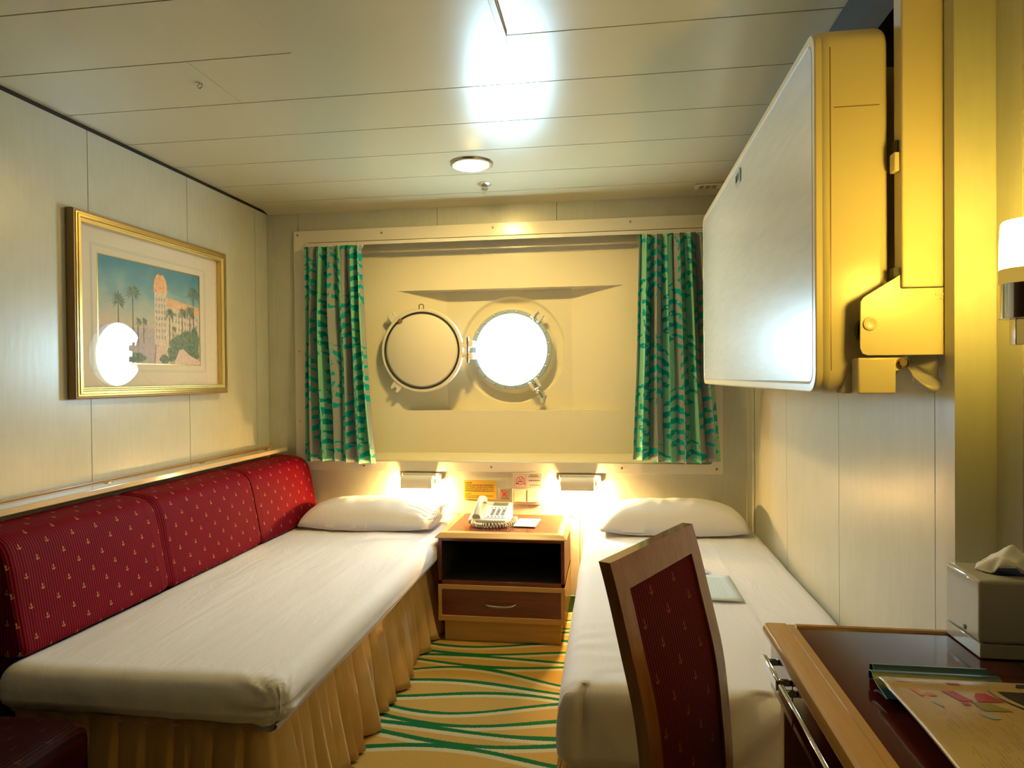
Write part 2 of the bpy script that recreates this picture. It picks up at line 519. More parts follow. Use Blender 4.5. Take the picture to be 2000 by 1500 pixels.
# ------------------------------------------------------------------ window alcove (window_1)
CX, CZ = -.536, 1.3575                # porthole centre
def build_window():
    root = bpy.data.objects.new('window_1', None); COL.objects.link(root)
    root.location = (-.56, 3.5, .763); ROOTLOC['window_1'] = (-.56, 3.5, .763); struct(root)
    # surround frame
    bm = new()
    ox0, ox1, oz0, oz1 = -1.694, .546, .716, 2.006
    ix0, ix1, iz0, iz1 = -1.622, .494, .766, 1.942
    ring_prism(bm, rrect(ox0, ox1, oz0, oz1, .008, 4), rrect(ix0, ix1, iz0, iz1, .014, 4), 'y', 3.485, 3.4995)
    # return lip into the alcove
    ring_prism(bm, rrect(ix0-.002, ix1+.002, iz0-.002, iz1+.002, .014, 4), rrect(ix0, ix1, iz0, iz1, .014, 4), 'y', 3.4875, 3.53)
    obj('window_frame', bm, FRAMEW, root, bevel=.004, seg=3)
    for x, z in ((-1.672, 1.985), (-1.672, 1.36), (-1.672, .98), (-1.31, .742), (-.62, .742), (.05, .742), (.515, .742), (-1.2, 1.98), (-.6, 1.985), (.1, 1.985)):
        b2 = new(); lathe(b2, [(0, 0), (.006, 0), (.006, .0015), (.003, .003), (0, .003)], (x, 3.485, z), (0, -1, 0), 12)
        obj('screw', b2, BRASS if z > .75 else BRONZE, root)
    # moulded liner
    bm = new()
    Yb, Yd = 3.62, 3.72
    z0, z1 = .80, 1.952
    za, zb = 1.030, 1.686
    plan_hi = [(-1.6225, 3.50), (-1.600, 3.570), (-1.570, 3.600), (-1.156, Yb), (.064, Yb), (.44, 3.600), (.472, 3.570), (.4945, 3.50)]
    plan_mid = plan_hi[:4] + [(-.905, Yd), (-.210, Yd)] + plan_hi[4:]
    def walls(plan, za_, zb_, skip=None):
        for i, (a, b) in enumerate(zip(plan, plan[1:])):
            if skip is not None and i == skip: continue
            vs = [bm.verts.new((a[0], a[1], za_)), bm.verts.new((b[0], b[1], za_)), bm.verts.new((b[0], b[1], zb_)), bm.verts.new((a[0], a[1], zb_))]
            bm.faces.new(vs)
    walls(plan_hi, zb, z1); walls(plan_hi, z0, za); walls(plan_mid, za, zb, skip=4)
    for z in (za, zb):
        bm.faces.new([bm.verts.new((x, y, z)) for x, y in ((-1.156, Yb), (-.905, Yd), (-.210, Yd), (.064, Yb))])
    # top and sill (rounded sill)
    f_top = [(x, y, z1) for x, y in plan_hi]
    bm.faces.new([bm.verts.new(p) for p in f_top])
    N = 6
    for i in range(N):
        a0 = PI/2*i/N; a1 = PI/2*(i+1)/N
        def sill(a): return (3.62 - .035*(1-math.sin(a))*1.0, z0 - .033*(math.sin(a))*0 , )
    # sill: flat from 3.5 to back, with a cove
    prof = [(3.50, .7655), (3.53, .7665), (3.565, .772), (3.59, .783), (3.607, .80)]
    for (ya, zaa), (yb2, zbb) in zip(prof, prof[1:]):
        bm.faces.new([bm.verts.new(p) for p in ((-1.63, ya, zaa), (.50, ya, zaa), (.50, yb2, zbb), (-1.63, yb2, zbb))])
    bm.faces.new([bm.verts.new(p) for p in ((-1.63, 3.607, .80), (.50, 3.607, .80), (.50, 3.66, .80), (-1.63, 3.66, .80))])
    # lower parts of the end walls below z0
    for e in (0, -1):
        s = 1 if e == 0 else -1
        q = plan_hi[:4] if e == 0 else plan_hi[::-1][:4]
        for a, b in zip(q, q[1:]):
            bm.faces.new([bm.verts.new(p) for p in ((a[0], a[1], .76), (b[0], b[1], .76), (b[0], b[1], z0), (a[0], a[1], z0))])
    # deep face with round hole
    n = 64; R = .290
    ang = [2*PI*i/n for i in range(n)]
    def onrect(a):
        dx, dz = math.cos(a), math.sin(a)
        tx = ((-.210 if dx > 0 else -.905) - CX)/dx if abs(dx) > 1e-6 else 1e9
        tz = ((zb if dz > 0 else za) - CZ)/dz if abs(dz) > 1e-6 else 1e9
        t = min(tx, tz)
        return (CX+dx*t, Yd, CZ+dz*t)
    # the angles of the four corners replace the nearest samples
    for cx_, cz_ in ((-.210, zb), (-.905, zb), (-.905, za), (-.210, za)):
        a = math.atan2(cz_-CZ, cx_-CX) % (2*PI)
        k = min(range(n), key=lambda i: abs(ang[i]-a)); ang[k] = a
    outer = [bm.verts.new(onrect(a)) for a in ang]
    prev = outer
    for r, y in ((R+.006, Yd), (R, Yd+.004), (R-.008, Yd+.016), (R-.028, Yd+.024), (.224, Yd+.026), (.217, Yd+.02), (.217, Yd-.044), (.198, Yd-.044), (.198, Yd-.012), (.265, Yd+.046)):
        cur = [bm.verts.new((CX+r*math.cos(a), y, CZ+r*math.sin(a))) for a in ang]
        for i in range(n):
            j = (i+1) % n
            bm.faces.new((prev[i], prev[j], cur[j], cur[i]))
        prev = cur
    bmesh.ops.remove_doubles(bm, verts=bm.verts, dist=.0004)
    obj('alcove_liner', bm, LINER, root, angle=30, bevel=.010, seg=4)
    # outer hull plating behind the liner, keeps stray daylight out
    bm = new()
    hy0, hy1 = 3.768, 3.80
    ring_prism(bm, [(-1.95, 0.), (.85, 0.), (.85, 2.3), (-1.95, 2.3)], [(CX-.30, CZ-.30), (CX+.30, CZ-.30), (CX+.30, CZ+.30), (CX-.30, CZ+.30)], 'y', hy0, hy1)
    box(bm, -1.95, -1.87, 3.63, hy0, 0, 2.3); box(bm, .77, .85, 3.63, hy0, 0, 2.3)
    box(bm, -1.95, .85, 3.63, hy0, 2.22, 2.3); box(bm, -1.95, .85, 3.63, hy0, -.02, .05)
    ring_prism(bm, circle(CX, CZ, .34, 48), circle(CX, CZ, .265, 48), 'y', 3.755, 3.769)
    obj('hull_plate', bm, simple('hull_paint', (.5, .5, .48), .6), root, smooth=False)
build_window()

def thin(nt, fr, mx):
    """reflection from the front side only, so a thin pane does not reflect totally inside"""
    ge = nt.nodes.new('ShaderNodeNewGeometry'); mu = nt.nodes.new('ShaderNodeMath'); mu.operation = 'SUBTRACT'; mu.inputs[0].default_value = 1
    m2 = nt.nodes.new('ShaderNodeMath'); m2.operation = 'MULTIPLY'
    nt.links.new(ge.outputs['Backfacing'], mu.inputs[1]); nt.links.new(mu.outputs[0], m2.inputs[0]); nt.links.new(fr.outputs[0], m2.inputs[1])
    nt.links.new(m2.outputs[0], mx.inputs[0])

# porthole with its hinged inner cover
def build_porthole():
    t = thing('porthole', 'round porthole window with blue-grey ring, blown-out daylight behind it', 'porthole', (CX, 3.70, CZ-.23))
    bm = new()
    ring_prism(bm, circle(CX, CZ, .2185), circle(CX, CZ, .194), 'y', 3.664, 3.678)
    RINGM = simple('porthole_ring_metal', (.42, .52, .60), .35, metal=.2)
    obj('ring', bm, RINGM, t, bevel=.003)
    for k in range(20):
        a = 2*PI*(k+.5)/20
        b2 = new(); lathe(b2, [(0, 0), (.005, 0), (.005, .002), (.002, .0035), (0, .0035)], (CX+.2075*math.cos(a), 3.664, CZ+.2075*math.sin(a)), (0, -1, 0), 8)
        obj('bolt', b2, STEEL, t)
    # glass pane
    g = bpy.data.materials.new('clear_pane'); g.use_nodes = True
    nt = g.node_tree; nt.nodes.clear()
    out = nt.nodes.new('ShaderNodeOutputMaterial'); tr = nt.nodes.new('ShaderNodeBsdfTransparent'); gl = nt.nodes.new('ShaderNodeBsdfGlossy')
    gl.inputs['Roughness'].default_value = .02; fr = nt.nodes.new('ShaderNodeFresnel'); mx = nt.nodes.new('ShaderNodeMixShader')
    thin(nt, fr, mx); nt.links.new(tr.outputs[0], mx.inputs[1]); nt.links.new(gl.outputs[0], mx.inputs[2]); nt.links.new(mx.outputs[0], out.inputs[0])
    tr.inputs[0].default_value = (.93, .97, .98, 1)
    bm = new()
    lathe(bm, [(0, 0), (.1975, 0), (.1975, .008), (0, .008)], (CX, 3.695, CZ), (0, 1, 0), 64)
    obj('glass_pane', bm, g, t)
    # hinged cover, folded back to the left
    cx, cz, yc = -1.006, 1.356, 3.556
    WH = simple('cover_paint', (.80, .74, .60), .25)
    bm = new()
    lathe(bm, [(0, 0), (.176, 0), (.19, -.001), (.2, -.0015), (.222, -.003), (.226, .004), (.226, .022), (.218, .028), (0, .03)], (cx, yc, cz), (0, 1, 0), 72)
    # arm towards the hinge
    box(bm, cx+.205, cx+.245, yc+.002, yc+.024, cz-.03, cz-.012); box(bm, cx+.205, cx+.245, yc+.002, yc+.024, cz+.012, cz+.03)
    # raised inner pan
    lathe(bm, [(0, -.008), (.188, -.008), (.194, -.004), (.196, .0), (0, .0)], (cx, yc, cz), (0, 1, 0), 64)
    cov = obj('cover', bm, WH, t, bevel=.0015)
    bm = new(); tube(bm, [(cx+.203*math.cos(2*PI*i/72), yc-.0015, cz+.203*math.sin(2*PI*i/72)) for i in range(72)], .0055, 8, closed=True)
    obj('rubber_gasket', bm, BLACK, cov)
    # two forked lugs
    for ang in (math.radians(131), math.radians(233)):
        bm = new()
        M = Matrix.Translation((cx+.222*math.cos(ang), yc+.004, cz+.222*math.sin(ang))) @ Matrix.Rotation(-(ang), 4, 'Y')
        pts = [(-.01, -.028), (.018, -.028), (.046, -.024), (.046, -.010), (.030, -.008), (.024, 0), (.030, .008), (.046, .010), (.046, .024), (.018, .028), (-.01, .028)]
        prism(bm, pts, 'y', 0, .018, M=M)
        obj('lug', bm, WH, cov, bevel=.003)
    bm = new(); tube(bm, [(cx-.012, yc, cz+.222), (cx-.012, yc-.003, cz+.243), (cx, yc-.003, cz+.248), (cx+.012, yc-.003, cz+.243), (cx+.012, yc, cz+.222)], .0035, 6)
    obj('loop', bm, BRONZE, cov)
    bm = new(); lathe(bm, [(0, 0), (.013, 0), (.013, .006), (0, .006)], (cx-.115, yc-.009, cz+.160), (0, -1, 0), 10)
    obj('stop', bm, BRONZE, cov)
    # hinge
    bm = new()
    hx = -.758
    box(bm, hx-.012, hx+.03, yc+.008, 3.70, cz+.016, cz+.050); box(bm, hx-.012, hx+.03, yc+.008, 3.70, cz-.050, cz-.016)
    obj('hinge_bracket', bm, WH, t, bevel=.004)
    bm = new(); tube(bm, [(hx, yc+.014, cz-.068), (hx, yc+.014, cz+.068)], .008, 12)
    obj('hinge_pin', bm, STEEL, t)
    # two swing bolts (dogs)
    for ang, ext in ((math.radians(51), .0), (math.radians(-56), .085)):
        d = V(math.cos(ang), 0, math.sin(ang)); c = V(CX, 3.655, CZ) + d*.226
        bm = new()
        M = Matrix.Translation(c) @ Matrix.Rotation(-ang, 4, 'Y')
        box(bm, -.022, .03, -.004, .03, -.028, -.012, M=M); box(bm, -.022, .03, -.004, .03, .012, .028, M=M)
        br = obj('dog_bracket', bm, WH, t, bevel=.003)
        bm = new()
        if ext:
            e = c + d*.035 + V(.028, -.02, -.045)
            tube(bm, [c, c + d*.02 + V(0, -.01, 0), e], .0075, 10)
            lathe(bm, [(0, -.006), (.016, -.006), (.018, 0), (.016, .012), (0, .014)], c + d*.03 + V(.004, -.02, -.008), (.3, -.6, -.8), 12)
            tube(bm, [e + V(-.016, -.004, .012), e + V(-.008, -.01, -.028), e + V(.006, -.01, -.028), e + V(.018, -.004, .012)], .0045, 8)
        else:
            tube(bm, [c + V(-.02, -.01, -.03), c + V(.0, -.012, .01), c + V(.014, -.01, .02)], .0075, 10)
            lathe(bm, [(0, -.006), (.014, -.006), (.017, 0), (.014, .010), (0, .012)], c + V(-.018, -.012, -.022), (-.4, -.5, -.7), 12)
        obj('swing_bolt', bm, CHROME, t)
build_porthole()

# ------------------------------------------------------------------ curtains
def build_rail():
    t = thing('curtain_rail', 'slim cream curtain rail under the top edge of the window frame', 'curtain rail', (-.56, 3.492, 1.925))
    bm = new()
    box(bm, -1.618, .490, 3.470, 3.496, 1.926, 1.936)
    box(bm, -1.618, .490, 3.470, 3.474, 1.918, 1.927)
    obj('rail', bm, WHITEP, t, bevel=.001)
    xs = [-1.60+.3*i/13 for i in range(14)] + [.15+.30*i/13 for i in range(14)]
    for x in xs:
        b2 = new(); lathe(b2, [(0, 0), (.0045, 0), (.0045, .010), (0, .010)], (x, 3.468, 1.908), (0, 0, 1), 8)
        tube(b2, [(x-.004, 3.468, 1.908), (x, 3.466, 1.899), (x+.004, 3.468, 1.908)], .0015, 5)
        obj('glider', b2, WHITEP, t)
build_rail()

def build_curtain(name, label, xt0, xt1, xb0, xb1, zt, zb, seed, folds, loc):
    t = thing(name, label, 'curtain', loc, 'leaf print curtains at the porthole alcove')
    rnd = random.Random(seed)
    # irregular folds
    ph = [0]
    for _ in range(folds): ph.append(ph[-1] + rnd.uniform(.65, 1.45))
    tot = ph[-1]
    def phase(u):
        x = u*tot
        for i in range(folds):
            if x <= ph[i+1] or i == folds-1:
                return i + (x-ph[i])/(ph[i+1]-ph[i])
    W = .66
    def fn(u, v):
        z = zt + (zb-zt)*v
        x0 = xt0 + (xb0-xt0)*v; x1 = xt1 + (xb1-xt1)*(v**1.2)
        p = phase(u)
        amp = (.019 + .020*min(1, v*3))*(1 + .35*math.sin(p*2.1+seed))
        a = 2*PI*p
        x = x0 + (x1-x0)*u + .010*math.sin(2*a)*(.4+.6*v) + .006*math.sin(4*v + p*1.7)*v
        y = 3.434 + amp*math.sin(a) + .006*math.sin(a*2.3+seed+v*2) + .004*math.sin(v*7+p)
        if u < .02 or u > .98: pass
        z += (.004*math.sin(a)*(1-v)**6) + (v > .98)*0
        y = min(y, 3.4785)
        return V(x, y, z - .006*math.sin(u*5+seed)*v)
    bm = new()
    sheet_grid(bm, fn, 260, 46, lambda u, v: (u*W + seed*.37, (1-v)*abs(zt-zb)))
    o = obj('cloth', bm, CURT, t, angle=None)
    m = o.modifiers.new('thick', 'SOLIDIFY'); m.thickness = .0015; m.offset = 0
    # gathered heading tape
    bm = new()
    sheet_grid(bm, lambda u, v: fn(u, 0) + V(0, .004, .004 - .022*v), 160, 2)
    o = obj('heading_tape', bm, simple('heading_tape', (.74, .66, .46), .8), t, angle=None)
    m = o.modifiers.new('thick', 'SOLIDIFY'); m.thickness = .002; m.offset = 0
build_curtain('curtain', 'teal and mint leaf print curtain at the left end of the window', -1.612, -1.296, -1.612, -1.232, 1.909, .768, 3, 6, (-1.43, 3.44, .77))
build_curtain('curtain', 'teal and mint leaf print curtain at the right, partly behind the folding berth', .143, .455, .108, .520, 1.907, .785, 5, 6, (.3, 3.44, .785))

# ------------------------------------------------------------------ beds
def wr(p, n, seed):
    """sheet wrinkles"""
    a = nz((p.x*5+seed, p.y*1.6, p.z*5)) * .006
    b = nz((p.x*16+seed, p.y*5, p.z*14)) * .0022
    return n*(a+b)

def skirt(bm, path, zt, out_b, pleat, seed, zb=.006, gather=.010):
    """path: list of xy points of the top edge, outward normal on the right-hand side of travel"""
    rnd = random.Random(seed)
    P = [Vector((a, b, 0)) for a, b in path]
    L = [0]
    for a, b in zip(P, P[1:]): L.append(L[-1] + (b-a).length)
    tot = L[-1]
    def at(s):
        for i in range(len(P)-1):
            if s <= L[i+1] or i == len(P)-2:
                d = (P[i+1]-P[i]).normalized()
                return P[i] + d*(s-L[i]), V(d.y, -d.x, 0)
    # pleat boundaries
    B = [0]
    while B[-1] < tot: B.append(B[-1] + pleat*rnd.uniform(.65, 1.35))
    n = int(tot/.006)
    depth = [rnd.uniform(.6, 1.3) for _ in B]
    def fn(u, v):
        s = u*tot
        k = max(i for i in range(len(B)) if B[i] <= s+1e-9)
        w = (B[k+1]-B[k]) if k+1 < len(B) else pleat
        f = (s-B[k])/w
        p, nn = at(s)
        # saw-tooth knife pleat with round swell
        saw = (f**.6)*(1-max(0, (f-.88)/.12)**1.5)
        o = saw*depth[k % len(depth)]*(.010 + .050*v) + .008*math.sin(s*11+v*3+seed)*v + .012*v*v*nz((s*7, v*2, seed))
        z = zt + (zb-zt)*v
        if v > .97: z += .006*(1-saw)
        return V(p.x, p.y, z) + nn*(out_b*v + o)
    sheet_grid(bm, fn, n, 12)

def build_left_bed():
    t = thing('single_bed', 'single bed with white fitted sheet and gold skirt, alongside the red padded backrest', 'bed', (-1.2, 2.5, 0), 'twin single beds')
    bm = new()
    box(bm, -1.60, -.90, 1.62, 3.47, .02, .325)
    obj('bed_base', bm, SKIRT, t, bevel=.01)
    x0, x1, y0, y1, z0, z1 = -1.615, -.798, 1.555, 3.475, .322, .462
    def disp(p, n):
        d = wr(p, n, 3.1)
        if n.z > .5:
            # slightly crowned top, two long laundry creases
            cr = 0
            for xc in (-1.28, -1.02):
                cr += .0022*math.exp(-((p.x-xc-(p.y-2.4)*.02)/.006)**2)*(1 if 1.75 < p.y < 3.0 else 0)
            cr += .004*math.exp(-((p.x+1.0)/.12)**2)
            d = d + V(0, 0, cr)
        # near right corner: tucked gathers
        c = V(-.82, 1.58, .40); r = (p-c).length
        if r < .16:
            ang = math.atan2(p.z-c.z, (p.x-c.x)+(p.y-c.y))
            d = d + n*(.0055*math.sin(ang*13)*(1-r/.16))
        # tuck in at the bottom
        if p.z < z0+.05:
            k = (z0+.05-p.z)/.05
            if n.x > .3: d = d + V(-.035*k, 0, 0)
            if n.y < -.3: d = d + V(0, .03*k, .006*math.sin(p.x*4))
        return d
    rbox(bm := new(), ((x0+x1)/2, (y0+y1)/2, (z0+z1)/2), (x1-x0, y1-y0, z1-z0), .055, (60, 120, 6), disp)
    obj('mattress_sheet', bm, SHEET, t, angle=None)
    bm = new()
    skirt(bm, [(-1.58, 1.600), (-.90, 1.600), (-.872, 1.63), (-.872, 3.44)], .338, .018, .064, 5)
    o = obj('bed_skirt', bm, SKIRT, t, angle=60)
    m = o.modifiers.new('thick', 'SOLIDIFY'); m.thickness = .002; m.offset = 0
build_left_bed()

def build_right_bed():
    t = thing('single_bed', 'single bed with white fitted sheet against the right wall, a printed sheet on it', 'bed', (.28, 2.5, 0), 'twin single beds')
    bm = new()
    box(bm, -.085, .675, 1.70, 3.47, .02, .26)
    obj('bed_base', bm, SKIRT, t, bevel=.01)
    x0, x1, y0, y1, z0, z1 = -.128, .690, 1.625, 3.475, .235, .462
    def disp(p, n):
        d = wr(p, n, 9.7)
        if n.x > .9: d = d*0
        if n.z > .5:
            cr = .0022*math.exp(-((p.x-.43)/.006)**2)
            # diagonal pull wrinkles near the foot-left edge
            k = max(0, 1-abs(p.x-x0-.05)/.2)*max(0, 1-abs(p.y-1.85)/.45)
            cr += .0028*k*math.sin((p.y*1.0 - p.x*.35)*70 + 7*nz((p.x*5, p.y*5, 0)))*(.5+nz((p.x*9, p.y*9, 3)))
            d = d + V(0, 0, cr)
        if n.y < -.5:
            # diagonal drape folds on the foot end
            k = max(0, min(1, (p.x-.05)/.3))
            d = d + V(0, -.013*k*math.sin((p.z*1.3 - (p.x)*.9)*42 + 1.4*nz((p.x*5, p.z*6, 1))), 0)
            # corner fold
            g = math.exp(-((p.x-(x0+.050)-(p.z-.35)*.10)/.007)**2)
            d = d + V(0, .016*g, 0)
            if p.x < x0+.05: d = d + V(-.006, -.012, 0)
        if n.x < -.5:
            d = d + V(-.010*math.sin(max(0, min(1, (z1-p.z)/(z1-z0)))*PI), 0, 0)
        if p.z < z0+.06:
            k = (z0+.06-p.z)/.06
            if n.x < -.3: d = d + V(.035*k, 0, 0)
            if n.y < -.3: d = d + V(0, .02*k, -.02*max(0, min(1, (p.x-.05)/.3)))
        return d
    rbox(bm := new(), ((x0+x1)/2, (y0+y1)/2, (z0+z1)/2), (x1-x0, y1-y0, z1-z0), .05, (90, 130, 26), disp)
    obj('mattress_sheet', bm, SHEET, t, angle=None)
    bm = new()
    skirt(bm, [(.66, 1.665), (-.105, 1.665), (-.105, 3.44)][::-1], .262, .012, .11, 11)
    for v in bm.verts: pass
    o = obj('bed_skirt', bm, SKIRT, t, angle=60)
    m = o.modifiers.new('thick', 'SOLIDIFY'); m.thickness = .002; m.offset = 0
    # printed sheets lying on it
    ink = Mat('blue_printed_paper', rough=.6)
    x, y, z = ink.xyz('Object')
    row = (y/.0155).frac(); ln = row.gt(.40)*row.lt(.62)
    word = (x/.012 + (y/.0155).floor()*3.7).frac().lt(.8)
    inside = x.gt(.20)*x.lt(.385)*y.gt(2.34)*y.lt(2.58)
    ink.base(ink.mix(ln*word*inside*.55, (.66, .78, .92), (.20, .30, .40)))
    bm = new()
    sheet_grid(bm, lambda u, v: V(.216+.210*u, 2.302+.297*v,    .4690 + .0010*math.sin(u*3+v*2)), 8, 8)
    o = obj('printed_sheet', bm, ink.m, None, angle=None)
    m = o.modifiers.new('thick', 'SOLIDIFY'); m.thickness = .0008
    tag(o, 'pale blue printed sheet of paper lying flat on the right bed', 'paper')
    bm = new()
    M = Matrix.Translation((.28, 2.63, .4725)) @ Matrix.Rotation(.35, 4, 'Z')
    box(bm, -.075, .075, -.045, .045, -.001, 0, M=M)
    o = obj('printed_card', bm, simple('lilac_card', (.55, .60, .72), .6), None, smooth=False)
    tag(o, 'small pale printed card behind the blue sheet on the right bed', 'card')
build_right_bed()

def build_pillow(cx, cy, lx, ly, lz, zb, rz, label, gather, seed):
    t = thing('pillow', label, 'pillow', (cx, cy, zb), 'bed pillows')
    bm = new()
    M = Matrix.Translation((cx, cy, zb+lz/2)) @ Matrix.Rotation(rz, 4, 'Z') @ Matrix.Rotation(math.radians(5), 4, 'X')
    nu, nv = 60, 34
    def surf(sgn):
        def fn(u, v):
            a = u*2-1; b = v*2-1
            ex = max(0, 1-abs(a)**3.2)**.55; ey = max(0, 1-abs(b)**2.6)**.6
            th = ex*ey
            # corners drawn in
            x = a*lx/2*(1-.05*abs(b)**3); y = b*ly/2*(1-.10*abs(a)**3)
            z = sgn*th*lz/2 - .30*lz*max(abs(a)**5, abs(b)**4 if b < 0 else abs(b)**6*.5)
            if sgn < 0: z = max(z, -lz*.40)
            w = .006*nz((x*7+seed, y*9, sgn)) + .004*nz((x*20+seed, y*10, sgn*2))
            if gather and a > .55: w += .006*math.sin(b*26+a*4)*(a-.55)*2
            z += w*(.3+.7*th)
            return M @ V(x, y, z)
        return fn
    g1 = sheet_grid(bm, surf(1), nu, nv); g2 = sheet_grid(bm, surf(-1), nu, nv)
    bmesh.ops.remove_doubles(bm, verts=bm.verts, dist=.0015)
    obj('pillowcase', bm, SHEET, t, angle=None)
    if gather:
        bm = new()
        def cuff(u, v):
            b = u*2-1
            return M @ V(lx/2*(.93+.075*v) , b*ly/2*(.80+.08*v), .018*math.cos(b*1.5)*math.sin(b*31)*v + .010*v + .02*(1-v)*math.cos(b*1.5))
        sheet_grid(bm, cuff, 70, 4)
        o = obj('open_hem', bm, SHEET, t, angle=None)
        m = o.modifiers.new('thick', 'SOLIDIFY'); m.thickness = .003
build_pillow(-1.203, 3.300, .705, .32, .135, .468, 0, 'white pillow at the head of the left bed, open hem to the right', True, 2)
build_pillow(.280, 3.325, .700, .30, .145, .468, .02, 'white pillow at the head of the right bed', False, 8)

# ------------------------------------------------------------------ padded backrest, ledge
def build_backrest():
    t = thing('padded_backrest', 'long dark red padded backrest with gold anchors along the left wall', 'backrest', (-1.7, 2.5, .4))
    bm = new(); box(bm, -1.845, -1.632, 1.61, 3.46, .001, .462); obj('support_board', bm, MAHO_Y, t, smooth=False)
    segs = [(1.60, 2.217), (2.217, 2.868), (2.868, 3.468)]
    prof = [(-1.790, .464), (-1.790, .60), (-1.788, .780), (-1.780, .796), (-1.760, .803), (-1.720, .802), (-1.675, .797), (-1.645, .788), (-1.624, .772), (-1.610, .745), (-1.598, .70), (-1.585, .63), (-1.570, .55), (-1.558, .485), (-1.562, .470), (-1.575, .464)]
    # resample
    P = [Vector((a, b, 0)) for a, b in prof]; L = [0]
    for a, b in zip(P, P[1:]): L.append(L[-1]+(b-a).length)
    def at(s):
        s = min(s, L[-1]-1e-6)
        for i in range(len(P)-1):
            if s <= L[i+1]: return P[i]+(P[i+1]-P[i])*((s-L[i])/(L[i+1]-L[i]))
    c = V(-1.70, .60, 0)
    for k, (ya, yb) in enumerate(segs):
        bm = new(); uvl = bm.loops.layers.uv.verify()
        n1, n2 = 70, 70
        rows = []
        for i in range(n1+1):
            u = i/n1; y = ya + .002 + (yb-ya-.004)*u
            e = min(u, 1-u)*(yb-ya)
            k2 = max(0, 1 - e/.035)**2
            row = []
            for j in range(n2+1):
                s = L[-1]*j/n2; p = at(s)
                q = p.lerp(c, .055*k2)
                puff = .003*math.sin(PI*u)*(1 if p.x > -1.7 else 0) + .003*nz((y*6, s*6, k))*(1-k2) + .0035*math.sin(y*160)*max(0, 1-e/.07)*(1 if p.x > -1.72 else 0)*.5
                row.append((bm.verts.new((q.x+puff, y, q.y)), (y, -s)))
            rows.append(row)
        for i in range(n1):
            for j in range(n2):
                q = [rows[i][j], rows[i+1][j], rows[i+1][j+1], rows[i][j+1]]
                f = bm.faces.new([a for a, _ in q])
                for l, (_, uv) in zip(f.loops, q): l[uvl].uv = uv
        for r_ in (rows[0], rows[-1]):
            f = bm.faces.new([a for a, _ in r_])
            for l, (a, uv) in zip(f.loops, r_): l[uvl].uv = (a.co.x, a.co.z)
        obj('back_cushion', bm, SOFAF, t, angle=50)
build_backrest()

def build_ledge():
    t = thing('wooden_ledge', 'pale varnished wooden ledge along the left wall above the red backrest', 'ledge', (-1.79, 2.5, .817))
    bm = new()
    box(bm, -1.8515, -1.742, .6, 3.482, .818, .839)
    obj('ledge_board', bm, LEDGEW, t, bevel=.003, seg=3)
    bm = new(); box(bm, -1.8515, -1.838, .6, 3.494, .839, .846)
    obj('back_strip', bm, MAPLE_Y, t, bevel=.002)
    for y in (2.234, 2.803, 3.37):
        bm = new()
        rb = rrect(y-.017, y+.017, -1.819, -1.803, .005, 3)
        prism(bm, [(b, a) for a, b in rb], 'z', .839, .842)
        lathe(bm, [(0, 0), (.005, 0), (.005, .003), (0, .004)], (-1.811, y, .842), (0, 0, 1), 10)
        obj('brass_catch', bm, BRASS, t)
build_ledge()

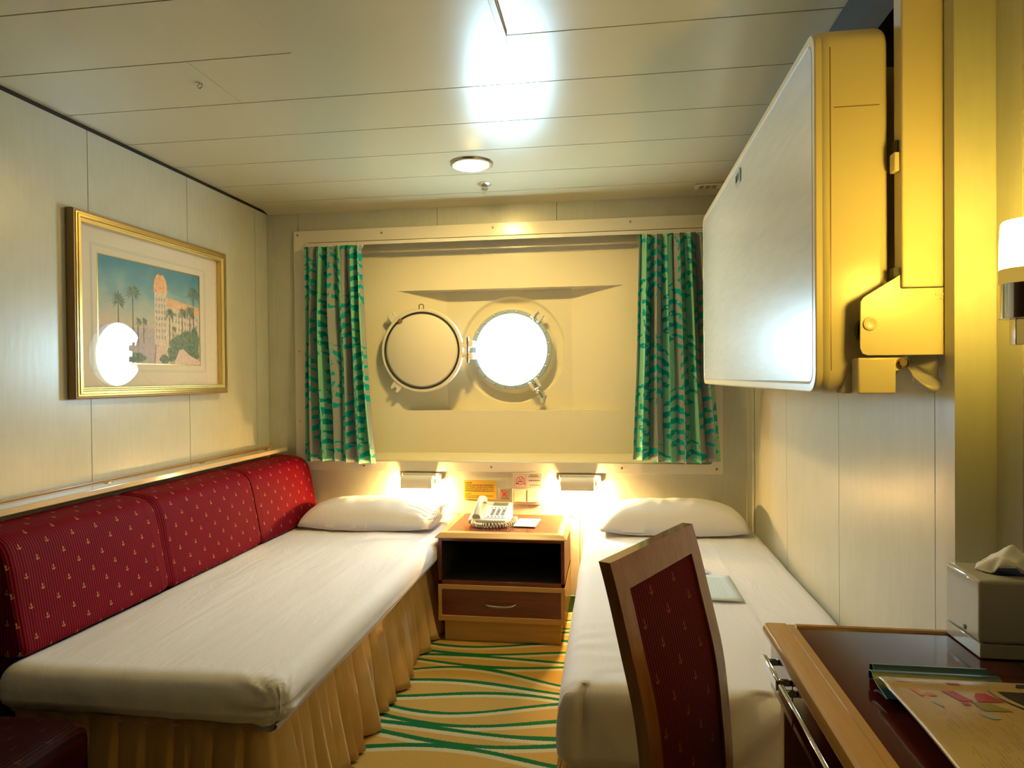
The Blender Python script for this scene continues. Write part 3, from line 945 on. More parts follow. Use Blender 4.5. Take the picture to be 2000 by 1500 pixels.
# ------------------------------------------------------------------ framed picture
GT = (-1.7, 0.3)
def build_picture():
    t = thing('framed_picture', 'gilt framed painting of a domed seaside hotel with palms, on left wall', 'picture', (-1.84, 2.55, 1.145))
    y0, y1, z0, z1 = 2.098, 3.016, 1.145, 1.806
    # profile frame: sections (inset, x)
    secs = [(0, -1.8505), (0, -1.828), (.003, -1.822), (.008, -1.8215), (.010, -1.819), (.016, -1.8185), (.018, -1.816), (.026, -1.8155), (.029, -1.820), (.033, -1.821), (.036, -1.8235), (.040, -1.8245), (.042, -1.832), (.042, -1.846)]
    bm = new()
    loops = []
    for ins, x in secs:
        loops.append([bm.verts.new((x, a, b)) for a, b in ((y0+ins, z0+ins), (y1-ins, z0+ins), (y1-ins, z1-ins), (y0+ins, z1-ins))])
    for k, (A, B) in enumerate(zip(loops, loops[1:])):
        for i in range(4):
            f = bm.faces.new((A[i], A[(i+1) % 4], B[(i+1) % 4], B[i]))
            f.material_index = 1 if k < 4 else 0
    obj('picture_frame', bm, [GOLD, BRONZE], t, angle=20)
    # mat board with lines
    bm = new()
    m0 = (y0+.040, y1-.040, z0+.040, z1-.040)
    py0, py1, pz0, pz1 = 2.236, 2.838, 1.276, 1.673
    def ring(bm, o, i, x0, x1, mi=0):
        ring_prism(bm, [(o[0], o[2]), (o[1], o[2]), (o[1], o[3]), (o[0], o[3])], [(i[0], i[2]), (i[1], i[2]), (i[1], i[3]), (i[0], i[3])], 'x', x0, x1, mi)
    ring(bm, m0, (py0, py1, pz0, pz1), -1.8495, -1.8475)
    for d in (.034, .028):
        o_ = (py0-d, py1+d*1.3, pz0-d, pz1+d); i_ = (py0-d+.0012, py1+d*1.3-.0012, pz0-d+.0012, pz1+d-.0012)
        ring(bm, o_, i_, -1.8475, -1.8472, 1)
    ring(bm, (py0-.004, py1+.004, pz0-.004, pz1+.004), (py0, py1, pz0, pz1), -1.8475, -1.8470, 2)
    obj('mat_board', bm, [simple('cream_mat', (.62, .57, .47), .8), simple('grey_green_line', (.30, .36, .28), .8), GOLD], t, smooth=False)
    # painted print: generic domed building, palms, bushes
    sky = Mat('painted_sky', rough=.6)
    x, y, z = sky.xyz('Object')
    f = (z - 1.42)*4.2 + (sky.noise(9, detail=4)-.5)*.9
    sky.base(sky.ramp(f, [(.0, (.52, .42, .30)), (.3, (.38, .42, .33)), (.62, (.14, .30, .33)), (1.0, (.05, .20, .28))]))
    def blot(name, a, b, sc=60):
        m = Mat(name, rough=.6); m.base(m.ramp(m.noise(sc, detail=4, rough=.7), [(.36, a), (.62, b)])); return m.m
    mats = [sky.m, blot('painted_stone', (.50, .42, .30), (.66, .57, .42)), blot('painted_roof', (.62, .30, .12), (.80, .46, .22)),
            blot('painted_green', (.06, .11, .08), (.17, .24, .15), 90), blot('painted_path', (.55, .42, .32), (.66, .50, .42)),
            blot('painted_trunk', (.12, .13, .09), (.20, .19, .13)), blot('painted_haze', (.35, .32, .34), (.45, .38, .36)), blot('painted_window', (.28, .26, .24), (.34, .30, .26))]
    bm = new()
    W, Hh = py1-py0, pz1-pz0
    cnt = [0]
    def poly(pts, mi):
        cnt[0] += 1
        x = -1.8490 + .000006*cnt[0]
        f = bm.faces.new([bm.verts.new((x, py0+a*W, pz0+b*Hh)) for a, b in pts]); f.material_index = mi
    poly([(0, 0), (1, 0), (1, 1), (0, 1)], 0)
    poly([(0, 0), (1, 0), (1, .40), (.5, .36), (0, .34)], 6)
    poly([(.60, .15), (1, .10), (1, .64), (.63, .70), (.60, .66)], 1)      # wing
    poly([(.62, .70), (1, .63), (1, .555), (.62, .615)], 2)                # mansard
    poly([(.505, .20), (.635, .18), (.632, .74), (.508, .74)], 1)         # tower
    dome = [(.50+.14*(.5+.5*math.cos(PI-PI*i/14)), .74+.20*math.sin(PI*i/14)**.8) for i in range(15)]
    poly(dome, 2)
    poly([(.552, .92), (.588, .92), (.582, .955), (.572, 1.0-.012), (.566, .955)], 3)
    for r in range(7):
        for c_ in range(4): poly([(.52+c_*.028, .26+r*.065), (.532+c_*.028, .26+r*.065), (.532+c_*.028, .295+r*.065), (.52+c_*.028, .295+r*.065)], 7)
    for r in range(5):
        for c_ in range(10):
            yy = .22+r*.075 - c_*.004
            poly([(.655+c_*.034, yy), (.668+c_*.034, yy), (.668+c_*.034, yy+.035), (.655+c_*.034, yy+.035)], 7)
    for c_ in range(7): poly([(.66+c_*.05, .625-c_*.008), (.676+c_*.05, .625-c_*.008), (.676+c_*.05, .665-c_*.008), (.668+c_*.05, .68-c_*.008), (.66+c_*.05, .665-c_*.008)], 1)
    rnd = random.Random(4)
    def palm(a, b0, b1, s):
        poly([(a-.006*s, b0), (a+.006*s, b0), (a+.003*s, b1), (a-.003*s, b1)], 5)
        for k in range(13):
            an = PI*(-.25 + 1.5*k/12); l = .075*s*(rnd.uniform(.8, 1.15))
            ex, ey = a + l*math.cos(an), b1 + l*1.35*math.sin(an) - .02
            nx, ny = -math.sin(an)*.009*s, math.cos(an)*.012*s
            poly([(a, b1), ((a+ex)/2+nx, (b1+ey)/2+ny+.012), (ex, ey), ((a+ex)/2-nx, (b1+ey)/2-ny)], 3)
    palm(.17, .22, .60, 1.0); palm(.30, .20, .70, .95); palm(.345, .2, .42, .5); palm(.40, .2, .43, .5)
    palm(.66, .2, .54, .8); palm(.80, .2, .56, .8); palm(.885, .2, .58, .9); palm(.93, .25, .80, 1.05); palm(.705, .2, .38, .45)
    def bush(cx, cy, rx, ry):
        poly([(cx+rx*math.cos(a_)*rnd.uniform(.8, 1.1), cy+ry*math.sin(a_)*rnd.uniform(.8, 1.1)) for a_ in [2*PI*i/18 for i in range(18)]], 3)
    for q in ((.74, .18, .09, .14), (.84, .22, .10, .14), (.94, .24, .055, .18), (.67, .10, .05, .08), (.90, .12, .09, .1)): bush(*q)
    poly([(.70, .0), (.76, .15), (.80, .17), (.88, .10), (1, .04), (1, .0)], 4)
    poly([(.50, .0), (.52, .18), (.62, .2), (.66, .0)], 4)
    for q in ((.10, .08, .10, .07), (.3, .06, .12, .05), (.60, .05, .05, .05)): bush(*q)
    obj('painting', bm, mats, t, smooth=False, recalc=False)
    # glass
    g = bpy.data.materials.new('picture_glass'); g.use_nodes = True
    nt = g.node_tree; nt.nodes.clear()
    out = nt.nodes.new('ShaderNodeOutputMaterial'); tr = nt.nodes.new('ShaderNodeBsdfTransparent'); gl = nt.nodes.new('ShaderNodeBsdfGlossy')
    gl.inputs['Roughness'].default_value = 0; fr = nt.nodes.new('ShaderNodeFresnel'); fr.inputs[0].default_value = 1.5; mx = nt.nodes.new('ShaderNodeMixShader')
    thin(nt, fr, mx); nt.links.new(tr.outputs[0], mx.inputs[1]); nt.links.new(gl.outputs[0], mx.inputs[2]); nt.links.new(mx.outputs[0], out.inputs[0])
    bm = new()
    x = -1.831
    bm.faces.new([bm.verts.new((x, a, b)) for a, b in ((y0+.034, z0+.038), (y1-.038, z0+.038), (y1-.038, z1-.038), (y0+.038, z1-.038))])
    for v in bm.verts: v.co = Matrix.Translation((-1.831, 2.557, 1.475)) @ Matrix.Rotation(math.radians(GT[0]), 4, 'Z') @ Matrix.Rotation(math.radians(GT[1]), 4, 'Y') @ Matrix.Translation((1.831, -2.557, -1.475)) @ v.co
    obj('glass', bm, g, t, smooth=False, recalc=False)
    t.location.x += .009; t.rotation_euler = (0, 0, math.radians(-.9))
build_picture()

# ------------------------------------------------------------------ bedside lamps, signs, switches on the back wall
def lamp_glow(name, col, s):
    m = bpy.data.materials.new(name); m.use_nodes = True
    nt = m.node_tree; nt.nodes.clear()
    e = nt.nodes.new('ShaderNodeEmission'); e.inputs[0].default_value = (*col, 1); e.inputs[1].default_value = s
    o = nt.nodes.new('ShaderNodeOutputMaterial'); nt.links.new(e.outputs[0], o.inputs[0])
    return m
TUBEG = lamp_glow('warm_tube', (1.0, .58, .19), 6500)
def build_reading_lamp(x0, label):
    x1 = x0+.216
    t = thing('reading_lamp', label, 'wall lamp', (x0+.1, 3.49, .64), 'bedside reading lamps')
    bm = new(); box(bm, x0, x1, 3.486, 3.4995, .668, .706)
    obj('back_plate', bm, WHITEP, t, bevel=.003)
    for x in (x0+.010, x1-.010):
        b2 = new(); lathe(b2, [(0, 0), (.004, 0), (.003, .002), (0, .002)], (x, 3.486, .698), (0, -1, 0), 10); obj('screw', b2, BRONZE, t)
    # curved shade, open below
    bm = new()
    R = .034; cy, cz = 3.452, .664
    A = [math.radians(a) for a in range(-10, 186, 14)]
    prof = [(cy - R*math.cos(a), cz + R*math.sin(a)) for a in A]
    prof[0] = (cy-R, cz-.030)
    inner = [(cy - (R-.003)*math.cos(a), cz + (R-.003)*math.sin(a)) for a in A]; inner[0] = (cy-R+.003, cz-.030)
    prism(bm, prof + inner[::-1], 'x', x0+.014, x1-.034)
    obj('shade', bm, WHITEP, t, angle=40)
    for x in (x0+.008, x1-.034):
        b2 = new(); lathe(b2, [(0, 0), (.016, 0), (.016, .008), (.010, .014), (0, .014)], (x, 3.456, .668), (1, 0, 0), 16); obj('socket_end', b2, WHITEP, t)
    bm = new(); tube(bm, [(x0+.03, 3.458, .652), (x1-.045, 3.458, .652)], .010, 14)
    obj('glowing_tube', bm, TUBEG, t)
build_reading_lamp(-1.104, 'small white reading lamp on the back wall, above the left pillow')
build_reading_lamp(-.270, 'small white reading lamp on the back wall, above the right pillow')

INK = simple('dark_ink', (.05, .035, .02), .6); RED = simple('red_ink', (.75, .05, .03), .5)
def sign_lines(bm, x0, x1, z, h, y, rnd, mi=0, fill=.82):
    x = x0
    while x < x1:
        w = rnd.uniform(.004, .013)
        if x + w > x1: w = x1 - x
        if w > .0015: box(bm, x, x+w, y-.0006, y, z, z+h, mi)
        x += w + .0022
t = thing('notice_plaque', 'yellow notice plaque with rows of small dark print above the telephone', 'sign', (-.683, 3.49, .569))
bm = new(); box(bm, -.770, -.597, 3.4955, 3.4995, .569, .668)
obj('plate', bm, simple('yellow_plaque', (.56, .36, .02), .35), t, bevel=.0015)
bm = new(); rnd = random.Random(1)
box(bm, -.762, -.725, 3.4949, 3.4955, .6535, .6575)
for z, xe in ((.642, -.610), (.632, -.613), (.622, -.612), (.612, -.609), (.597, -.728), (.587, -.612), (.5785, -.668)): sign_lines(bm, -.761, xe, z, .0042 if z > .6 else .0032, 3.4955, rnd)
obj('printed_lines', bm, INK, t, smooth=False)
t = thing('warning_label', 'small grey square label with a red cross, right of the yellow plaque', 'sign', (-.552, 3.49, .57))
bm = new(); box(bm, -.585, -.527, 3.4955, 3.4995, .569, .628); obj('plate', bm, simple('grey_label', (.36, .33, .27), .4), t, bevel=.001)
bm = new()
for s in (-1, 1):
    M = Matrix.Translation((-.555, 3.495, .600)) @ Matrix.Rotation(s*math.radians(42), 4, 'Y')
    box(bm, -.0035, .0035, -.0006, 0, -.021, .021, M=M)
obj('red_cross', bm, RED, t, smooth=False)
bm = new(); rnd = random.Random(5); sign_lines(bm, -.580, -.532, .576, .003, 3.4955, rnd)
obj('printed_line', bm, INK, t, smooth=False)
bm = new(); sign_lines(bm, -.572, -.55, .617, .003, 3.4955, rnd)
obj('printed_line', bm, INK, t, smooth=False)
t = thing('no_smoking_sign', 'no smoking sign with red ring and small print above the light switches', 'sign', (-.43, 3.48, .637))
bm = new(); box(bm, -.506, -.355, 3.4805, 3.4835, .637, .712); obj('plate', bm, simple('pale_sign', (.62, .56, .50), .4), t, bevel=.001)
bm = new()
ring_prism(bm, circle(-.467, .674, .022, 36), circle(-.467, .674, .0185, 36), 'y', 3.4798, 3.4805)
M = Matrix.Translation((-.467, 3.4805, .674)) @ Matrix.Rotation(math.radians(42), 4, 'Y'); box(bm, -.0015, .0015, -.0007, 0, -.0195, .0195, M=M)
ring_prism(bm, [(-.499, .643), (-.437, .643), (-.437, .705), (-.499, .705)], [(-.498, .644), (-.438, .644), (-.438, .704), (-.498, .704)], 'y', 3.4800, 3.4805)
obj('red_ring', bm, RED, t, smooth=False)
bm = new(); rnd = random.Random(9)
box(bm, -.478, -.456, 3.4801, 3.4805, .667, .671)
tube(bm, [(-.474, 3.4802, .676), (-.470, 3.4802, .682), (-.475, 3.4802, .688)], .0008, 4)
box(bm, -.49, -.481, 3.4801, 3.4805, .655, .661); box(bm, -.449, -.442, 3.4801, 3.4805, .654, .659)
obj('cigarette_pictogram', bm, INK, t, smooth=False)
bm = new()
sign_lines(bm, -.419, -.376, .7005, .003, 3.4805, rnd); sign_lines(bm, -.426, -.368, .693, .003, 3.4805, rnd)
sign_lines(bm, -.424, -.366, .672, .0045, 3.4805, rnd); sign_lines(bm, -.420, -.362, .649, .003, 3.4805, rnd)
obj('printed_lines', bm, INK, t, smooth=False)
t = thing('light_switch', 'double cream light switch on the back wall under the no smoking sign', 'light switch', (-.435, 3.49, .549))
SWM = simple('switch_plastic', (.78, .72, .56), .3)
bm = new(); box(bm, -.512, -.358, 3.4905, 3.4995, .548, .631); obj('switch_plate', bm, SWM, t, bevel=.003)
for x in (-.502, -.4335):
    bm = new(); prism(bm, [(3.4905, .560), (3.484, .562), (3.488, .592), (3.4865, .621), (3.4905, .623)], 'x', x, x+.062); obj('rocker', bm, SWM, t, bevel=.002)

# ------------------------------------------------------------------ nightstand
def build_nightstand():
    t = thing('nightstand', 'mahogany nightstand with pale wood edges, open shelf and one drawer, between beds', 'nightstand', (-.5, 3.26, 0))
    x0, x1, yf, yb = -.790, -.212, 3.033, 3.484
    # top: bevelled maple rim with mahogany field
    bm = new()
    zt = .4865
    ox0, ox1, oy0 = x0-.014, x1+.012, yf-.010
    # rim as sloping mitred mouldings
    def moulding(a, b, c, d):
        bm.faces.new([bm.verts.new(p) for p in (a, b, c, d)])
    ins = .045
    lo, hi = .4800, zt+.0105
    O = [(ox0, yb), (ox0, oy0), (ox1, oy0), (ox1, yb)]
    I = [(ox0+ins, yb), (ox0+ins, oy0+ins+.015), (ox1-ins, oy0+ins+.015), (ox1-ins, yb)]
    Im = [(ox0+ins*.45, yb), (ox0+ins*.45, oy0+.022), (ox1-ins*.45, oy0+.022), (ox1-ins*.45, yb)]
    for k in range(3):
        moulding((*O[k], lo), (*O[k+1], lo), (*Im[k+1], hi), (*Im[k], hi))
        moulding((*Im[k], hi), (*Im[k+1], hi), (*I[k+1], hi), (*I[k], hi))
        moulding((*O[k], lo-.004), (*O[k+1], lo-.004), (*O[k+1], lo), (*O[k], lo))
    moulding(*[(*p, lo-.004) for p in O])
    moulding((*O[0], lo-.004), (*O[3], lo-.004), (*O[3], hi), (*O[0], hi))
    bmesh.ops.remove_doubles(bm, verts=bm.verts, dist=.0003)
    obj('top_rim', bm, MAPLE_X, t, angle=15)
    bm = new(); box(bm, I[0][0]-.001, I[2][0]+.001, I[1][1]-.001, yb-.001, lo-.004, hi-.0005)
    obj('top_panel', bm, MAHO_X, t, smooth=False)
    # carcass
    bm = new()
    box(bm, x0, x0+.016, yf, yb, .262, .4755); box(bm, x1-.016, x1, yf, yb, .262, .4755)
    box(bm, x0+.016, x1-.016, yf, yb, .462, lo-.004)
    box(bm, x0+.016, x1-.016, yb-.01, yb, .262, .462)
    box(bm, x0, x1, yf, yb, .2625, .2805)
    obj('carcass', bm, MAHO_X, t, bevel=.001)
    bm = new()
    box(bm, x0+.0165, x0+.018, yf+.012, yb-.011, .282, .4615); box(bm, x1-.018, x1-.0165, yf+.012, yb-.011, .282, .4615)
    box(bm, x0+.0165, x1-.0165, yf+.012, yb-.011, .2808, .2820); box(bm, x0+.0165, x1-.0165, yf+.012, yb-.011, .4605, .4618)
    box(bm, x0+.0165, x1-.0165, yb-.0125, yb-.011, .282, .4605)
    obj('shelf_shade', bm, SHADEIN, t, smooth=False)  # near-black sheets paint the shade inside the open shelf
    # lower case: maple surround and mahogany drawer front
    bm = new()
    xa, xb = x0-.002, x1+.001
    box(bm, xa, xb, yf+.02, yb, .096, .262)
    obj('lower_case', bm, MAPLE_X, t, bevel=.002)
    bm = new()
    ring_prism(bm, [(xa, .096), (xb, .096), (xb, .2625), (xa, .2625)], [(xa+.017, .122), (xb-.018, .122), (xb-.018, .241), (xa+.017, .241)], 'y', yf-.003, yf+.020)
    dr = obj('drawer', bm, MAPLE_X, t, bevel=.0015)
    bm = new(); box(bm, xa+.0165, xb-.0175, yf-.0015, yf+.018, .1215, .2415); obj('drawer_panel', bm, MAHO_X, dr, smooth=False)
    bm = new()
    pts = []
    for i in range(17):
        a = -1+2*i/16
        pts.append((-.503+.072*a, yf-.003-.022*(1-a**6)**.5 if abs(a) < 1 else yf-.003, .1835 - .010*(1-a*a)))
    tube(bm, pts, .004, 10, radii=[.0022+.0022*(1-(-1+2*i/16)**2) for i in range(17)])
    obj('drawer_handle', bm, CHROME, dr)
    bm = new(); box(bm, x0+.022, x1-.020, yf+.020, yb-.02, 0.001, .0955); obj('plinth', bm, MAPLE_X, t, bevel=.0015)
build_nightstand()

# ------------------------------------------------------------------ telephone
def build_phone():
    PB = simple('phone_plastic', (.62, .58, .50), .35); PD = simple('phone_face', (.66, .66, .66), .4)
    KEY = simple('grey_keys', (.16, .16, .16), .5)
    t = thing('telephone', 'cream desk telephone with handset and coiled cord on the nightstand', 'telephone', (-.58, 3.29, .499))
    R = Matrix.Translation((-.585, 3.275, .4995)) @ Matrix.Rotation(math.radians(-2), 4, 'Z')
    # wedge body; tilt so that the keypad faces the camera
    bm = new()
    prism(bm, [(-.085, .010), (-.085, .026), (-.07, .032), (.06, .066), (.105, .080), (.112, .074), (.112, .0), (-.05, .0)], 'x', -.095, .088, M=R)
    obj('phone_base', bm, PB, t, bevel=.004)
    slope = math.atan2(.066-.032, .13)
    F = R @ Matrix.Translation((0, -.07, .0325)) @ Matrix.Rotation(slope, 4, 'X')
    bm = new(); prism(bm, rrect(-.022, .082, .004, .130, .005, 4), 'z', -.001, .0012, M=F); obj('face_plate', bm, PD, t, smooth=False)
    for r in range(4):
        for c in range(3):
            bm = new(); x = .002+c*.026; y = .036+r*.0175
            prism(bm, rrect(x, x+.016, y, y+.010, .002, 2), 'z', .001, .0035, M=F); obj('key', bm, KEY, t, smooth=False)
    for c in range(5):
        for y in (.014, .112):
            bm = new(); x = -.008+c*.0175
            prism(bm, rrect(x, x+.008, y, y+.006, .0015, 2), 'z', .001, .003, M=F); obj('function_key', bm, KEY, t, smooth=False)
    F2 = R @ Matrix.Translation((0, .06, .0665)) @ Matrix.Rotation(math.radians(17), 4, 'X')
    bm = new(); box(bm, -.005, .07, .012, .040, .0, .0015, M=F2); obj('display', bm, simple('lcd_green', (.16, .19, .10), .2), t, smooth=False)
    # handset on the left
    bm = new()
    Hs = R @ Matrix.Translation((-.058, -.072, .040)) @ Matrix.Rotation(slope+.04, 4, 'X')
    prof = [(-.002, -.004, .020), (.012, .004, .021), (.035, .020, .0165), (.07, .027, .0145), (.105, .030, .0145), (.135, .026, .017), (.158, .014, .021), (.172, .002, .019)]
    rings = []
    n = 16
    for y, z, w in prof:
        ring = []
        for k in range(n):
            a = 2*PI*k/n; hz = .012 if .03 < y < .14 else .018
            ca, sa = math.cos(a), math.sin(a)
            ring.append(bm.verts.new(Hs @ V(w*math.copysign(abs(ca)**.7, ca), y, z + hz*math.copysign(abs(sa)**.7, sa))))
        rings.append(ring)
    for a, b in zip(rings, rings[1:]):
        for k in range(n): bm.faces.new((a[k], a[(k+1) % n], b[(k+1) % n], b[k]))
    bm.faces.new(rings[0][::-1]); bm.faces.new(rings[-1])
    obj('handset', bm, PB, t, angle=50)
    # coiled cord from handset end round the front to the right side
    base = [V(-.068, -.088, .016), V(-.060, -.112, .010), V(-.030, -.125, .010), (V(.0, -.128, .010)), V(.045, -.122, .010), V(.085, -.105, .010), V(.108, -.065, .011), V(.118, -.01, .012), V(.110, .05, .014)]
    pts = []
    N = 620
    def cat(tt):
        k = min(int(tt), len(base)-2); f = tt-k
        p0, p1, p2, p3 = base[max(k-1, 0)], base[k], base[k+1], base[min(k+2, len(base)-1)]
        return .5*((2*p1) + (p2-p0)*f + (2*p0-5*p1+4*p2-p3)*f*f + (3*p1-p0-3*p2+p3)*f**3)
    for i in range(N):
        tt = (len(base)-1.001)*i/(N-1)
        p = cat(tt); d = (cat(min(tt+.01, len(base)-1.001)) - p)
        d = d.normalized() if d.length > 1e-6 else V(0, 1, 0)
        up = V(0, 0, 1); s = d.cross(up).normalized(); a = i*2*PI/26
        pts.append(R @ (p + (up*math.cos(a) + s*math.sin(a))*.0095))
    bm = new(); tube(bm, pts, .0030, 6)
    obj('coiled_cord', bm, PB, t, angle=None)
    bm = new(); tube(bm, [R @ V(-.095, .0, .01), R @ V(-.12, .03, .006), R @ V(-.125, .08, .012), R @ V(-.11, .12, .03), R @ V(-.10, .185, .02)], .002, 6)
    obj('line_cord', bm, PB, t)
build_phone()
t = thing('notepad', 'small white notepad on the nightstand beside the telephone', 'notepad', (-.41, 3.27, .499))
bm = new(); M = Matrix.Translation((-.405, 3.27, .4995)) @ Matrix.Rotation(math.radians(-3), 4, 'Z'); box(bm, -.056, .05, -.085, .085, 0, .004, M=M)
obj('paper_block', bm, PAPER, t, bevel=.0006)

# ------------------------------------------------------------------ ceiling fittings
t = thing('recessed_downlight', 'round recessed downlight glowing in the ceiling', 'ceiling light', (-.579, 2.85, ZC-.012))
bm = new()
cx, cy = -.579, 2.850
prof = [(.075, .010), (.083, .012), (.090, .008), (.092, .0005), (.070, .0005), (.068, .002)]
lathe(bm, [(r, h) for r, h in prof] + [(.066, .010)], (cx, cy, ZC), (0, 0, -1), 48)
for f in [f for f in bm.faces if len(f.verts) > 4]: bm.faces.remove(f)
obj('trim_ring', bm, STEEL, t)
bm = new(); lathe(bm, [(0, .001), (.071, .001), (.070, .010), (.055, .016), (.03, .0195), (0, .0205)], (cx, cy, ZC), (0, 0, -1), 40)
obj('lens', bm, lamp_glow('downlight_glow', (1.0, .68, .21), 640), t)

t = thing('fire_sprinkler', 'brass fire sprinkler head hanging below the ceiling beyond the downlight', 'sprinkler', (-.583, 3.17, ZC-.06))
bm = new(); lathe(bm, [(0, 0), (.034, 0), (.034, .002), (.022, .007), (.014, .008), (0, .008)], (-.583, 3.165, ZC), (0, 0, -1), 28); obj('escutcheon', bm, STEEL, t)
bm = new(); lathe(bm, [(.012, .006), (.015, .012), (.016, .024), (.012, .030), (0, .030)], (-.583, 3.165, ZC), (0, 0, -1), 20); obj('sprinkler_body', bm, STEEL, t)
bm = new(); tube(bm, [(-.583, 3.165, ZC-.028), (-.583, 3.165, ZC-.046)], .003, 8)
lathe(bm, [(0, .046), (.009, .046), (.010, .048), (0, .049)], (-.583, 3.165, ZC), (0, 0, -1), 16); obj('deflector', bm, BRASS, t)

t = thing('ceiling_hook', 'small chrome eye fitting in the ceiling above the left bed', 'hook', (-1.242, 1.941, ZC-.02))
bm = new(); lathe(bm, [(0, 0), (.010, 0), (.010, .002), (.006, .004), (0, .004)], (-1.242, 1.941, ZC), (0, 0, -1), 18); obj('hook_plate', bm, CHROME, t)
bm = new(); tube(bm, [(-1.242+.008*math.cos(a)-.0, 1.941, ZC-.008-.0065*math.sin(a)) for a in [2*PI*i/16 for i in range(16)]], .0022, 8, closed=True); obj('eye', bm, CHROME, t)

t = thing('ceiling_vent', 'small cream vent plate on the ceiling beside the folding berth', 'vent', (.47, 3.38, ZC-.01))
bm = new(); box(bm, .40, .56, 3.335, 3.415, ZC-.008, ZC); obj('vent_plate', bm, FRAMEW, t, bevel=.003)
for k in range(3):
    bm = new(); box(bm, .425+k*.03, .445+k*.03, 3.35, 3.40, ZC-.0095, ZC-.008); obj('slot', bm, BRONZE, t, smooth=False)

# ------------------------------------------------------------------ folding berth
def build_bedding(t):
    bm = new()
    def disp(p, n):
        return n*(.010*nz((p.x*6, p.y*5, p.z*9)) + .004*nz((p.x*20, p.y*12, p.z*22)))
    rbox(bm, (.6055, 2.42, 1.54), (.062, 1.66, .68), .028, (4, 60, 44), disp)
    obj('mattress', bm, simple('pale_ticking', (.62, .52, .33), .8), t, angle=None)
    # a corner of plastic-wrapped sheet hanging out below the bracket
    g = Mat('plastic_wrap', (.75, .72, .62), rough=.25); g.b.inputs['Transmission Weight'].default_value = .35; g.b.inputs['Alpha'].default_value = .75
    bm = new()
    def fn(u, v):
        a = u*1.9 - .35
        r = .022 + .055*v
        return V(.585 + r*math.cos(a-.35)*.95, 1.478 + .016*math.sin(u*9+v*5)*v + .02*(1-v), 1.250 - r*math.sin(a+.35)*.98 + .004*math.sin(u*14))
    sheet_grid(bm, fn, 40, 14)
    o = obj('wrapped_corner', bm, g.m, t, angle=None)
    m = o.modifiers.new('thick', 'SOLIDIFY'); m.thickness = .0012

def build_berth():
    t = thing('folding_berth', 'cream fold-down upper berth stowed upright against the right wall', 'bunk bed', (.49, 2.37, 1.165))
    x0, x1, y0, y1, z0, z1 = .428, .566, 1.490, 3.240, 1.166, 1.932
    bm = new()
    rr = [(a, b) for a, b in rrect(y0, y1, z0, z1, .050, 8)]
    prism(bm, rr, 'x', x0, x1)
    obj('shell', bm, CREAM, t, bevel=.020, seg=5)
    # front rim and flush panel
    bm = new()
    ring_prism(bm, rrect(y0+.004, y1-.004, z0+.004, z1-.004, .046, 8), rrect(y0+.026, y1-.026, z0+.024, z1-.024, .032, 8), 'x', x0-.006, x0+.02)
    obj('rim', bm, CREAM, t, bevel=.003, seg=3)
    fp = Mat('berth_panel', rough=.28, spec=1.0)
    n = fp.noise(1, vec=fp.coord(scale=(60, 8, 60)), detail=4)
    fp.base(fp.ramp(n, [(.3, (.55, .57, .52)), (.7, (.62, .64, .59))]))
    fp.bump(n, .06, .003)
    bm = new(); prism(bm, rrect(y0+.028, y1-.028, z0+.026, z1-.026, .030, 8), 'x', x0-.003, x0+.01)
    obj('front_panel', bm, fp.m, t, bevel=.001)
    bm = new(); tube(bm, [(x0-.004, a, b) for a, b in rrect(y0+.027, y1-.027, z0+.025, z1-.025, .031, 8)], .0022, 6, closed=True)
    obj('edge_bead', bm, simple('bead_white', (.7, .72, .72), .15), t)
    # finger pull
    h = None
    bm = new(); ring_prism(bm, rrect(2.315, 2.405, 1.842, 1.890, .014, 5), rrect(2.328, 2.392, 1.852, 1.880, .010, 5), 'x', x0-.008, x0-.002)
    h = obj('finger_pull', bm, simple('pull_grey', (.40, .46, .44), .3), t, bevel=.002)
    bm = new(); prism(bm, rrect(2.328, 2.392, 1.852, 1.880, .010, 5), 'x', x0-.0035, x0-.0025); obj('pull_recess', bm, simple('recess_dark', (.08, .09, .08), .7), h, smooth=False)
    # side seam strip
    bm = new(); box(bm, x0+.022, x0+.024, y0-.0006, y0+.004, z0+.05, z1-.05); box(bm, x0+.03, x1-.02, y0-.0006, y0+.004, 1.757, 1.7585)
    obj('seam', bm, BRONZE, t, smooth=False)
    # little white catch at the far end
    bm = new(); prism(bm, [(3.242, 1.640), (3.262, 1.655), (3.262, 1.700), (3.242, 1.718)], 'x', x0-.004, x0+.03); obj('end_catch', bm, WHITEP, t, bevel=.002)
    # lower hinge block with bolt
    bm = new(); box(bm, .490, .562, 1.452, 1.500, 1.168, 1.241)
    b = obj('hinge_block', bm, CREAM, t, bevel=.004, seg=3)
    bm = new(); prism(bm, [(.555, 1.241), (.555, 1.212), (.578, 1.216), (.588, 1.228), (.583, 1.243)], 'y', 1.456, 1.476); obj('hinge_ear', bm, CREAM, t, bevel=.002)
    bm = new(); lathe(bm, [(0, 0), (.011, 0), (.011, .005), (.007, .008), (0, .008)], (.574, 1.456, 1.230), (0, -1, 0), 20); obj('bolt', bm, BRASS, t)
    bm = new(); prism(bm, [(.494, 1.245), (.470, 1.168), (.490, 1.168)], 'y', 1.490, 1.56); obj('gusset', bm, CREAM, t, bevel=.002)
    build_bedding(t)
build_berth()

